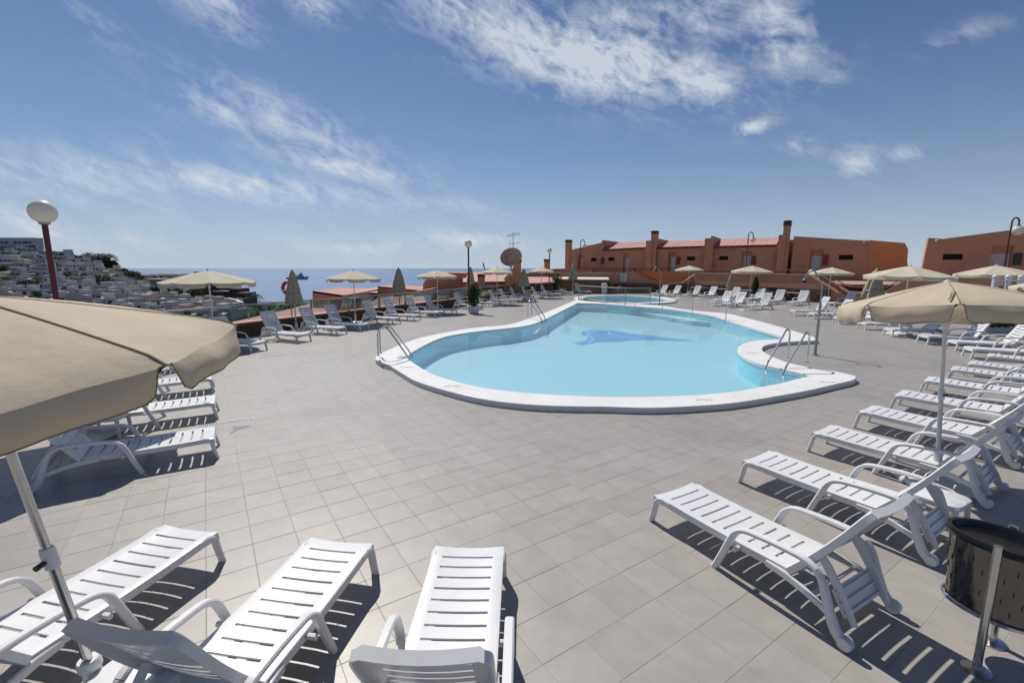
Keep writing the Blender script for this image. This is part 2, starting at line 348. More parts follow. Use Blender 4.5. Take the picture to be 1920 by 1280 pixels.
# pool outlines (photo measurements of the white rim, unprojected at rim height)
ZR = .105
outer_px = [(705, 667), (704, 674), (731, 685), (755, 700), (780, 714), (830, 730), (890, 745), (950, 754), (1030, 760), (1140, 762), (1218, 764), (1296, 761), (1374, 755), (1452, 743), (1518, 731), (1557, 722), (1596, 713), (1606, 708), (1603, 704),
            (1567, 696), (1531, 691), (1484, 681), (1452, 670), (1432, 659), (1429, 653), (1434, 648), (1452, 643.5), (1478, 640.5), (1531, 638), (1534, 636.5), (1525, 631),
            (1478, 617), (1439, 606), (1400, 596), (1366, 588), (1322, 584), (1283, 580), (1241, 573), (1200, 569.5), (1160, 566.5), (1120, 563), (1085, 559.7),
            (1047.5, 575.6), (1000.6, 594), (953.8, 608), (907, 612.5), (860, 618.5), (830, 624), (790, 632.5), (755, 644), (730, 655), (712, 662)]
inner_px = [(766, 672), (780, 683), (805, 697.5), (830, 707.5), (880, 721), (930, 730), (1005, 737.5), (1080, 741.5), (1140, 743.6), (1218, 743), (1296, 740.5), (1348, 736.6), (1387, 732), (1426.5, 725), (1463, 718), (1491.6, 710.6), (1520, 704.5),
            (1504, 700), (1478, 694), (1427, 682), (1400, 671.5), (1386, 661), (1383, 654), (1387, 648), (1400, 642), (1421, 638), (1452, 636), (1476, 635),
            (1465, 629.8), (1426, 619), (1390, 608), (1366, 601), (1343, 593), (1296, 584.5), (1244, 578), (1218, 576), (1180, 573.4), (1134, 569.5), (1083, 568),
            (1057, 581), (1019, 600), (991, 609.5), (954, 615), (907, 619.7), (860, 626), (830, 632.5), (805, 642.5), (780, 656), (767, 665)]
OUT = smoothpoly([G(x, y, ZR) for x, y in outer_px], corners=(0, 1, 2, 17, 18, 28, 29, 30, 41))
INN = smoothpoly([G(x, y, ZR) for x, y in inner_px], corners=(16, 27, 38))
kid_c = Vector((8.35, 34.4)); 
KOUT = [Vector((kid_c.x+3.65*math.cos(a), kid_c.y+4.7*math.sin(a), ZR)) for a in (2*math.pi*k/40 for k in range(40))]
KINN = [Vector((kid_c.x+3.0*math.cos(a), kid_c.y+3.95*math.sin(a), ZR)) for a in (2*math.pi*k/40 for k in range(40))]

WD = Vector((14.64, 31.63, 0)).normalized()      # left parapet direction
W0 = Vector((-9.34, 15.66, 0))
WN = Vector((WD.y, -WD.x, 0))                    # towards the deck
def wall_at(t, off=0): return W0+WD*t+WN*off
DECK = [wall_at(-45), wall_at(-45)+Vector((75, 0, 0)), Vector((46.5, -9, 0)), Vector((22.4, 31.1, 0)), Vector((21.7, 31.5, 0)), Vector((17.0, 43.6, 0)), Vector((5.3, 45.3, 0)), wall_at(32.8)]
bm = holed(DECK, [INN, [p for p in KINN]], -.002)
me = bpy.data.meshes.new('pool_deck'); bm.to_mesh(me); bm.free(); me.materials.append(M_GROUT)
deck = struct(link('pool_deck', me))
# podium below the deck edge
mb = MB(); mb.prism([p-Vector((0, 0, .02)) for p in DECK], Vector((0, 0, -9))); 
MBp = mb
mbp = MB(); n = len(DECK)
mbp.add([p-Vector((0, 0, .01)) for p in DECK]+[p-Vector((0, 0, 9)) for p in DECK], [(i, (i+1) % n, (i+1) % n+n, i+n) for i in range(n)])
struct(mbp.obj('podium_wall', M_TERRA, smooth=False))

# ---- tiles
TS = .1433*2.35; TH0 = .5847; TX, TY = -1.2304*2.35, 1.7068*2.35
bd = Vector((math.cos(TH0), math.sin(TH0))); ad = Vector((math.sin(TH0), -math.cos(TH0)))
gap = .0032
def tile_mesh(nm, sx, sy):
    t = MB(); hx, hy = sx/2-gap/2*1.0, sy/2-gap/2; c = .002
    lo = [(-hx, -hy, -.007), (hx, -hy, -.007), (hx, hy, -.007), (-hx, hy, -.007)]
    mid = [(x, y, -c) for x, y, _ in lo]; hi = [(x-math.copysign(c, x), y-math.copysign(c, y), 0) for x, y, _ in lo]
    t.add(lo+mid+hi, [(0, 1, 5, 4), (1, 2, 6, 5), (2, 3, 7, 6), (3, 0, 4, 7), (4, 5, 9, 8), (5, 6, 10, 9), (6, 7, 11, 10), (7, 4, 8, 11), (8, 9, 10, 11)])
    return t.mesh(nm, M_TILE, smooth=False)
TME = tile_mesh('tile', TS, TS)
cand = []
SEAM_B = 9
for b_ in range(-60, 175):
    for a_ in range(-150, 60):
        sh = .42 if b_ > SEAM_B else 0
        p = Vector((TX, TY))+TS*(bd*(b_+.5)+ad*(a_+.5+sh))
        if not (-17 < p.x < 34 and -2.5 < p.y < 47): continue
        q = Vector((p.x, p.y, 0))-W0
        if q.dot(WN) < .22: continue
        if not inpoly(p.x, p.y, DECK): continue
        if p.y > 1.5 and abs(p.x) > 1.22*p.y+2.5: continue
        if 2 < p.y and inpoly(p.x, p.y, OUT):
            if all((p.x-q_[0])**2+(p.y-q_[1])**2 > .09 for q_ in OUT[::2]): continue
        if (p.x-kid_c.x)**2/3.35**2+(p.y-kid_c.y)**2/4.35**2 < 1: continue
        cand.append(p)
def vis(p):
    d = Vector((p.x, p.y, -CAMH)); f = Vector((0, math.cos(PIT), -math.sin(PIT))); u = Vector((0, math.sin(PIT), math.cos(PIT)))
    z = d.dot(f)
    if z < .3: return 0
    px, py = 960+FPX*d.x/z, 640-FPX*d.dot(u)/z
    if not (-10 < px < 1930 and py < 1290): return 0
    return 1/(z**3)
cand.sort(key=vis, reverse=True)
rot = TH0-math.pi/2
for i, p in enumerate(cand[:300]):
    o = link('tile', TME, deck); o.location = (p.x, p.y, random.uniform(-.0006, .0006)); o.rotation_euler = (random.uniform(-.0012, .0012), random.uniform(-.0012, .0012), rot)
V, Fc = [], []
cr_, sr_ = math.cos(rot), math.sin(rot); h = TS/2-gap/2
for p in cand[300:]:
    z = random.uniform(-.0005, .0005); o_ = len(V)
    tl = random.uniform(-.0010, .0010); tm = random.uniform(-.001, .001)
    cs = [(p.x+cr_*x-sr_*y, p.y+sr_*x+cr_*y, z+tl*x/h*.3+tm*y/h*.3) for x, y in ((-h, -h), (h, -h), (h, h), (-h, h))]
    V += cs; Fc.append((o_, o_+1, o_+2, o_+3))
    if p.length < 14:
        V += [(x, y, zz-.0068) for x, y, zz in cs]
        Fc += [(o_, o_+1, o_+5, o_+4), (o_+1, o_+2, o_+6, o_+5), (o_+2, o_+3, o_+7, o_+6), (o_+3, o_, o_+4, o_+7)]
mb = MB(); mb.v = V; mb.f = Fc
me = bpy.data.meshes.new('tile_field'); me.from_pydata(V, [], Fc); me.materials.append(M_TILE)
for p_ in me.polygons: pass
tf = link('tile_field', me, deck); tf['kind'] = 'stuff'

# ---- pool
def rim(name, outer, inner, label):
    root = thing(name, label, 'swimming pool')
    bm = holed(outer, [inner], ZR); me = bpy.data.meshes.new('coping')
    for loop, z1 in ((outer, -.03), (inner, .02)):
        vs = [bm.verts.new((p[0], p[1], ZR)) for p in loop]; lo = [bm.verts.new((p[0], p[1], z1)) for p in loop]
        for i in range(len(vs)):
            j = (i+1) % len(vs); bm.faces.new((vs[i], vs[j], lo[j], lo[i]))
    bmesh.ops.remove_doubles(bm, verts=bm.verts[:], dist=.0005)
    bmesh.ops.recalc_face_normals(bm, faces=bm.faces[:]); bm.to_mesh(me); bm.free(); me.materials.append(M_COPE)
    c = link('coping', me, root)
    bv = c.modifiers.new('soft_edge', 'BEVEL'); bv.width = .012; bv.segments = 2; bv.limit_method = 'ANGLE'; bv.angle_limit = R(50)
    return root
def scaled(loop, d):                 # push a loop outward by d
    n = len(loop); out = []
    area = sum(loop[i][0]*loop[(i+1) % n][1]-loop[(i+1) % n][0]*loop[i][1] for i in range(n))
    s_ = 1 if area > 0 else -1
    for i in range(n):
        t = Vector(loop[(i+1) % n])-Vector(loop[i-1]); nn_ = Vector((t.y, -t.x, 0)); nn_ = nn_.normalized() if nn_.length > 1e-6 else Vector((0, 0, 0))
        out.append(Vector(loop[i])+nn_*d*s_)
    return out
pool = rim('swimming_pool', OUT, INN, 'large free-form swimming pool with white raised rim and pale blue water')
FZ = -.44
def basin(root, loop, fz, fm):
    n = len(loop); mbw = MB(); lp = scaled(loop, .012)
    mbw.add([(p[0], p[1], .054) for p in lp]+[(p[0], p[1], fz) for p in lp], [(i, (i+1) % n, (i+1) % n+n, i+n) for i in range(n)])
    mbw.obj('pool_wall', M_POOL, root)
    bm = holed(lp, [], fz); me = bpy.data.meshes.new('pool_floor'); bm.to_mesh(me); bm.free(); me.materials.append(fm); link('pool_floor', me, root)
    bm = holed(scaled(loop, .01), [], .062); me = bpy.data.meshes.new('water_surface'); bm.to_mesh(me); bm.free(); me.materials.append(M_WATER); link('water_surface', me, root)
basin(pool, INN, FZ, M_POOLF)
# underwater ledge along the far and right sides
led_px = [(1083, 574), (1130, 577.5), (1171, 581), (1227, 590), (1297, 601.5), (1332, 604), (1357, 610), (1395, 622), (1434, 636)]
rim_px = [(1452, 636), (1476, 635), (1465, 629.8), (1426, 619), (1390, 608), (1366, 601), (1343, 593), (1296, 584.5), (1244, 578), (1218, 576), (1180, 573.4), (1134, 569.5), (1083, 568)]
ledge = [G(x, y, -.22) for x, y in led_px]+[G(x, y, ZR) for x, y in rim_px]
ledge = [Vector((p.x, p.y, 0)) for p in ledge]
bm = holed(ledge, [], -.22); me = bpy.data.meshes.new('underwater_ledge')
r_ = bmesh.ops.extrude_face_region(bm, geom=bm.faces[:]); bmesh.ops.translate(bm, vec=(0, 0, -.5), verts=[v for v in r_['geom'] if isinstance(v, bmesh.types.BMVert)])
bmesh.ops.recalc_face_normals(bm, faces=bm.faces[:]); bm.to_mesh(me); bm.free(); me.materials.append(M_STEP); link('underwater_ledge', me, pool)
# ledge round the headland on the right
led2 = [G(x, y, -.3) for x, y in ((1383, 668), (1388, 678), (1402, 690), (1428, 703), (1455, 713), (1480, 720))]+[G(x, y, ZR) for x, y in ((1500, 699), (1478, 694), (1427, 682), (1400, 671.5), (1386, 661))]
bm = holed([Vector((p.x, p.y, 0)) for p in led2], [], -.3); r_ = bmesh.ops.extrude_face_region(bm, geom=bm.faces[:]); bmesh.ops.translate(bm, vec=(0, 0, -.4), verts=[v for v in r_['geom'] if isinstance(v, bmesh.types.BMVert)])
me = bpy.data.meshes.new('underwater_step'); bmesh.ops.recalc_face_normals(bm, faces=bm.faces[:]); bm.to_mesh(me); bm.free(); me.materials.append(M_POOL); link('underwater_step', me, pool)
# blue leaping shape inlaid in the pool floor
dz = FZ+.004
dol = [(1070, 641.5), (1092, 640), (1101, 635), (1104, 631), (1096, 629), (1090, 626.5), (1091, 622), (1108, 619.5), (1137, 620), (1150, 619.2), (1182, 625), (1227, 630), (1262, 634.5), (1303, 638), (1284, 639), (1240, 638.2), (1192, 637.4), (1155, 641), (1130, 641), (1107, 644), (1090, 646.5), (1080, 643.5)]
bm = holed([Vector((p.x, p.y, 0)) for p in smoothpoly([G(x, y, dz) for x, y in dol], sub=3, corners=(0, 13))], [], dz)
me = bpy.data.meshes.new('floor_inlay'); bm.to_mesh(me); bm.free(); me.materials.append(M_DOLPH); link('floor_inlay', me, pool)
for pts in ([(1101, 642), (1112, 636), (1106, 630), (1101, 625), (1116, 621.5)], [(1141, 621.5), (1146, 628), (1170, 632), (1200, 633.5)]):
    P = smoothpoly([G(x, y, dz+.004) for x, y in pts], closed=False); mb = MB()
    for i in range(len(P)-1):
        t = (P[i+1]-P[i]).normalized(); s_ = Vector((-t.y, t.x, 0))*.05
        mb.add([P[i]-s_, P[i+1]-s_, P[i+1]+s_, P[i]+s_], [(0, 1, 2, 3)])
    mb.obj('inlay_line', M_DOLPHL, pool, smooth=False)
# worn depth marks on the rim
for (x, y) in ((764, 688), (757, 671), (848, 724), (1320, 749), (1412, 661), (1553, 716), (785, 640), (1478, 621), (1397, 600)):
    p = G(x, y, ZR+.003); mb = MB()
    pts = [Vector((-.16+.32*k/9, random.uniform(-.045, .045), 0)) for k in range(10)]; ww = [random.uniform(.008, .022) for _ in pts]
    mb.add([q+Vector((0, w_, 0)) for q, w_ in zip(pts, ww)]+[q-Vector((0, w_, 0)) for q, w_ in zip(pts, ww)], [(k, k+1, k+11, k+10) for k in range(9)])
    o = mb.obj('depth_mark', M_MARK, pool, smooth=False); o.location = p; o.rotation_euler.z = random.uniform(-.2, .4)
# skimmer opening by the left ladder
mb = MB(); p = G(757, 669, ZR+.002); mb.box(-.13, .13, -.16, .16, 0, .004, Matrix.Translation(p)); mb.obj('skimmer_lid', mat('skimmer_grey', (.25, .36, .37), .5), pool)

kid = rim('paddling_pool', KOUT, KINN, 'small round paddling pool behind the railing at the far end')
basin(kid, KINN, -.35, M_STEP)

# ================================================================== LOUNGERS
def make_lounger():
    root = thing('sun_lounger', 'x', 'sun lounger')
    # bed shell with slots
    def shell(L0, L1, slots, half, sh, depth, zf, nose=True, round_end=False):
        ys = [-half, -half, -half+.012, -sh, -sh*.5, 0, sh*.5, sh, half-.012, half, half]
        xs = [L0]; 
        for (a, b_) in slots: xs += [a-.006, a, b_, b_+.006]
        if round_end: xs += [L1-.045, L1-.02]
        xs.append(L1)
        bm = bmesh.new(); grid = []
        for x in xs:
            row = []
            e = 1.0
            for j, y in enumerate(ys):
                bow = .018*(1-(y/half)**2)
                z = zf(x)-(.018*(1-(y/half)**2) if True else 0)
                if j in (0, 10): z = zf(x)-depth
                elif j in (1, 9): z = zf(x)-.006
                if round_end and x > L1-.05: yy = y*(.99 if x < L1-.03 else .965 if x < L1-.01 else .88)
                else: yy = y
                xb = x+(0 if x in (L0, L1) else -bow*.7)
                row.append(bm.verts.new((xb, yy, z)))
            grid.append(row)
        slx = {round(a, 4) for a, _ in slots}
        for i in range(len(xs)-1):
            for j in range(10):
                if round(xs[i], 4) in slx and 3 <= j <= 6: continue
                bm.faces.new((grid[i][j], grid[i+1][j], grid[i+1][j+1], grid[i][j+1]))
        # end lips
        for i in (0, len(xs)-1):
            lo = [bm.verts.new((v.co.x+(-.012 if i == 0 else .004), v.co.y, v.co.z-depth*(1 if j not in (0, 10) else .01))) for j, v in enumerate(grid[i])]
            for j in range(10): bm.faces.new((grid[i][j], grid[i][j+1], lo[j+1], lo[j]))
        bmesh.ops.recalc_face_normals(bm, faces=bm.faces[:])
        s_ = bmesh.ops.solidify(bm, geom=bm.faces[:], thickness=.012)
        bmesh.ops.recalc_face_normals(bm, faces=bm.faces[:])
        return bm
    def bmobj(bm, name, par, M=None):
        me = bpy.data.meshes.new(name)
        if M: bm.transform(M)
        bm.to_mesh(me); bm.free(); me.materials.append(M_PLASTIC); me.shade_smooth(); me.set_sharp_from_angle(angle=R(40))
        return link(name, me, par)
    zb = lambda x: .285-.012*math.sin(min(1, max(0, x)/1.2)*math.pi)-max(0, .12-x)**2*1.2
    bed = shell(.02, 1.235, [(.15+.107*k, .15+.107*k+.02) for k in range(10)], .262, .185, .062, zb)
    bmobj(bed, 'bed_panel', root)
    for s in (-1, 1):
        y = s*.252
        MB().sweep([(.20, y, .255), (.12, y, .262), (.075, y, .252), (.045, y, .215), (.02, y, .10), (-.005, y, .0)], [.03, .04, .05, .055, .055, .058], [.03, .04, .045, .042, .038, .032], side=(0, 1, 0)).obj('leg', M_PLASTIC, root)
        y = s*.325
        arm = [(.73, y, 0), (.775, y, .11), (.825, y, .24), (.862, y, .335), (.90, y, .395), (.955, y, .428), (1.03, y, .440), (1.18, y, .452), (1.32, y, .455), (1.40, y, .448), (1.455, y, .42)]
        arm = smoothpoly(arm, closed=False, sub=2)
        MB().sweep(arm, .052, [.048 if p.x < .88 else .034 for p in arm], side=(0, 1, 0)).obj('armrest', M_PLASTIC, root)
        rl = smoothpoly([(1.455, y, .42), (1.495, y, .37), (1.53, y, .27), (1.565, y, .17), (1.60, y, .09), (1.655, y, .04)], closed=False, sub=2)
        leg = MB().sweep(rl, .046, [.040+.032*min(1, i/10) for i in range(len(rl))], side=(0, 1, 0)).obj('rear_leg', M_PLASTIC, root)
        Mw = Matrix.Translation((1.66, y-s*.002, .045)) @ Matrix.Rotation(R(90), 4, 'X')
        MB().lathe([(.0, -.03), (.040, -.03), (.045, -.022), (.045, .022), (.040, .03), (0, .03)], 14, (0, 0, 0), Mw).obj('wheel', M_PLASTIC, leg)
        MB().sweep([(1.10, y*.80, .235), (1.24, y*.84, .232), (1.38, y*.90, .215), (1.50, y*.95, .185), (1.555, y, .17)], .026, [.05, .055, .05, .045, .04], side=(0, 1, 0)).obj('frame_rail', M_PLASTIC, root)
        MB().tube([(.885, y*.82, .235), (.885, y*1.0, .235)], .018, 8).obj('pin', M_PLASTIC, root)
    # rear cross panel and bars
    mb = MB(); Mx = Matrix.Translation((1.565, 0, .215)) @ Matrix.Rotation(R(60), 4, 'Y')
    mb.box(-.085, .085, -.235, .235, -.008, .008, Mx)
    for k in (-.065, 0, .065): mb.box(k-.006, k+.006, -.235, .235, .008, .022, Mx)
    mb.obj('cross_panel', M_PLASTIC, root, ang=30)
    MB().tube([(1.42, -.30, .20), (1.42, .30, .20)], .014, 8).obj('cross_bar', M_PLASTIC, root)
    MB().sweep([(.42, -.24, .215), (.42, 0, .195), (.42, .24, .215)], .02, .03).obj('under_rib', M_PLASTIC, root)
    # backrest hinged at (1.255, 0, .285), built lying along +x, object rotated about its hinge
    zr = lambda x: .006-.016*math.sin(x/.74*math.pi)
    bk = shell(.0, .74, [(.10+.086*k, .10+.086*k+.019) for k in range(7)], .268, .19, .04, zr, round_end=True)
    back = bmobj(bk, 'backrest', root); back.location = (1.255, 0, .285)
    for s in (-1, 1):
        MB().sweep([(.25, s*.215, -.02), (.23, s*.215, -.10), (.185, s*.215, -.22), (.13, s*.215, -.34), (.085, s*.215, -.43)], .022, [.05, .06, .055, .05, .035], side=(0, 1, 0)).obj('support_strut', M_PLASTIC, back)
    back.rotation_euler = (0, R(-57), 0)
    return root
LG = make_lounger(); first_l = [True]
def lounger(px, head, label, group, ang=57, px2=None, dirt=0):
    if px2: c = (G(*px)+G(*px2))/2
    elif len(px) == 3: c = Vector((px[0], px[1], 0))
    else: c = G(*px)
    o = LG if first_l[0] else copy_tree(LG); first_l[0] = False
    o.location = (c.x, c.y, 0); o.rotation_euler = (0, 0, R(head+(0 if c.y < 6 else random.uniform(-2.5, 2.5)))); o['label'] = label; o['group'] = group
    for ch in o.children:
        if ch.name.split('.')[0] == 'backrest': ch.rotation_euler = (0, R(-ang+(random.uniform(-.8, .8) if c.y < 5.5 else random.uniform(-4, 3))), 0)
    return o
def rr(px, z, side, head, half=.255):  # foot centre from a photographed rim corner; side +1: corner is on the lounger's left
    p = G(px[0], px[1], z); l = Vector((-math.sin(R(head)), math.cos(R(head)), 0))
    h_ = Vector((math.cos(R(head)), math.sin(R(head)), 0))
    q = p-l*half*side-h_*.06; return (q.x, q.y, 0)
g1 = 'sun loungers in the front left corner'
lounger(rr((399, 1002), .27, 1, -102), -102, 'white sun lounger in the left foreground, directly behind the steel pole of the nearest parasol', g1, 58)
lounger(rr((694, 1024), .27, 1, -99), -99, 'white sun lounger in the foreground, between the pole-side one and the straight-on one', g1, 57)
lounger(rr((943, 1030), .27, 1, -91), -91, 'white sun lounger in the foreground seen straight from behind, nearest the bottom centre', g1, 57)
g2 = 'sun loungers in the near right row'
rb = [((1222, 976), -60.5, 'nearest white sun lounger of the right-hand row, with one bin post by its wheels'),
      ((1387, 904), -58, 'second white sun lounger of the right-hand row, a white parasol base under its back'),
      ((1516, 846), -56.5, 'third white sun lounger of the right-hand row, its back crossed by the parasol pole'),
      ((1603, 802), -55, 'fourth white sun lounger of the right-hand row, seen just past the parasol pole'),
      ((1668, 768), -54, 'fifth white sun lounger of the right-hand row, counted from the bin'),
      ((1723, 738), -53, 'sixth white sun lounger of the right-hand row, its foot just left of the parasol pole'),
      ((1773, 715), -52, 'seventh white sun lounger of the right-hand row, its foot just right of the parasol pole'),
      ((1807, 703), -51, 'eighth white sun lounger of the right-hand row, last but one before the gap'),
      ((1844, 687), -50, 'farthest white sun lounger of the right-hand row, cut by the photo edge')]
for (x, y), hd, lb in rb:
    p = G(x, y); l = Vector((-math.sin(R(hd)), math.cos(R(hd)), 0)); q = p+l*.255
    lounger((q.x, q.y, 0), hd, lb, g2, 55)
g3 = 'sun loungers under and beyond the right parasol'
for a, b_, hd, lb in (((1803, 667), (1820, 672.5), -24, 'white sun lounger beyond the right-hand row, the nearest of the ones turned toward the pool'),
                      ((1775, 652), (1789, 659), -22, 'white sun lounger right of the parasol pole, before the dark shrub in its trough'),
                      ((1717, 641), (1739, 646.5), -14, 'white sun lounger showing just left of the big right parasol pole'),
                      ((1652, 628), (1674, 632), -10, 'white sun lounger with shaded back below the middle of the big right parasol'),
                      ((1604, 615.5), (1624, 619), -8, 'white sun lounger with its foot below the left notch of the big right parasol'),
                      ((1560, 604.5), (1574, 608), -6, 'white sun lounger whose foot peeks out under the left flap of the right parasol'),
                      ((1513, 595.5), (1526.5, 598.5), -6, 'white sun lounger directly behind the tall deck shower post'),
                      ((1478.5, 590), (1491.6, 592.5), -2, 'white sun lounger left of the tall deck shower post, back upright')):
    lounger(a, hd, lb, g3, 58, px2=b_)
g4 = 'sun loungers along the terrace wall'
for a, b_, hd, lb in (((1473, 572.5), (1490, 574.2), 33, 'white sun lounger by the terrace wall, rightmost of the back row'),
                      ((1432, 570), (1446, 571.8), 33, 'white sun lounger by the terrace wall, second from right in the back row'),
                      ((1396, 565.5), (1409, 567), 33, 'white sun lounger in front of the small conifer by the wall'),
                      ((1352, 561.5), (1364, 563), 33, 'white sun lounger half hidden behind two others near the folded parasol'),
                      ((1308, 559), (1318.5, 560), 32, 'white sun lounger just left of the folded parasol by the terrace wall'),
                      ((1279, 557), (1288, 558.2), 32, 'shaded grey-looking sun lounger under the far small parasol'),
                      ((1243, 556), (1252.5, 556.8), 33, 'white sun lounger at the left, second one right of the paddling pool'),
                      ((1218, 555), (1228, 555.8), 33, 'white sun lounger closest to the paddling pool on its right'),
                      ((1327.5, 573.4), (1340, 575), 30, 'white sun lounger in the front pair beside the pool handrail, left one'),
                      ((1352, 575.5), (1366.6, 577.5), 30, 'white sun lounger in the front pair beside the pool handrail, right one'),
                      ((1395, 580), (1412, 582), 26, 'shaded lavender-looking sun lounger standing alone before the back row')):
    lounger(a, hd, lb, g4, 58, px2=b_)
lounger((1556, 575), 10, 'white sun lounger behind the left flap of the big right parasol', g4, 57)
lounger((1608, 580), 8, 'white sun lounger beside the wide folded parasol, mostly hidden by the big one', g4, 57)
g5 = 'sun loungers along the glass railing'
ords = ['nearest', 'second', 'third', 'fourth', 'fifth', 'sixth', 'seventh', 'eighth', 'ninth', 'tenth', 'eleventh', 'twelfth', 'thirteenth', 'fourteenth', 'fifteenth', 'sixteenth']
ext = ['its head hidden by the big parasol', 'left of a folded parasol', 'right of the folded parasol with the lifebuoy', 'in the shade of an open parasol', 'before a chimney seen through the glass', 'left of the second folded parasol', 'right of the second folded parasol', 'in parasol shade', 'left of the lamp post and round shrub', 'half hidden by the round shrub', 'first past the round shrub', 'by the third open parasol', 'behind the others before the slim folded parasol', 'behind the slim folded parasol', 'last but one before the far shrub', 'touching the far shrub pot']
lr = [((471.6, 661.6), (500.5, 656), 157), ((559, 643.6), (583.3, 639), 158), ((631.7, 629.5), (650.5, 625.6), 159), ((676, 622), (693, 618), 160), ((737, 609), (751, 606.2), 158),
      ((776, 602.8), (789, 600), 161), ((815.6, 596), (828, 593.5), 160), ((847, 591), (858.7, 588.5), 161), ((897, 581), (907, 579), 161), ((930, 575.8), (939.7, 574.2), 160),
      ((957.5, 571.5), (965, 570), 160), ((974.4, 568.5), (982.8, 567), 160), ((993, 565), (1001, 563.6), 160), ((1012, 561.2), (1020, 560), 160), ((1031, 559.8), (1038, 558.8), 160), ((1047.5, 557.2), (1056, 556), 160)]
for i, (a, b_, hd) in enumerate(lr):
    lounger(a, hd, '%s white sun lounger along the glass railing, %s' % (ords[i], ext[i]), g5, 61, px2=b_)
g6 = 'sun loungers between the far shrub and the paddling pool'
lounger((1072, 553.3), 135, 'white sun lounger just right of the far round shrub, before a slim folded parasol', g6, 61)
lounger((1106, 551.5), 135, 'white sun lounger behind the left end of the paddling pool railing', g6, 61)
g7 = 'sun loungers below the left foreground parasol'
for a, b_, hd, lb in (((408, 858), (410.7, 835), 211, 'partly shaded white sun lounger under the big left parasol, nearest of its stack'),
                      ((409.8, 786), (408, 768), 211, 'second white sun lounger under the big left parasol, a drain grate at its foot'),
                      ((402, 737), (401, 722), 211, 'third white sun lounger under the big left parasol, below its notch'),
                      ((399, 693), (398, 681), 211, 'fourth white sun lounger, glimpsed through the notch of the big left parasol')):
    lounger(a, hd, lb, g7, 55, px2=b_)

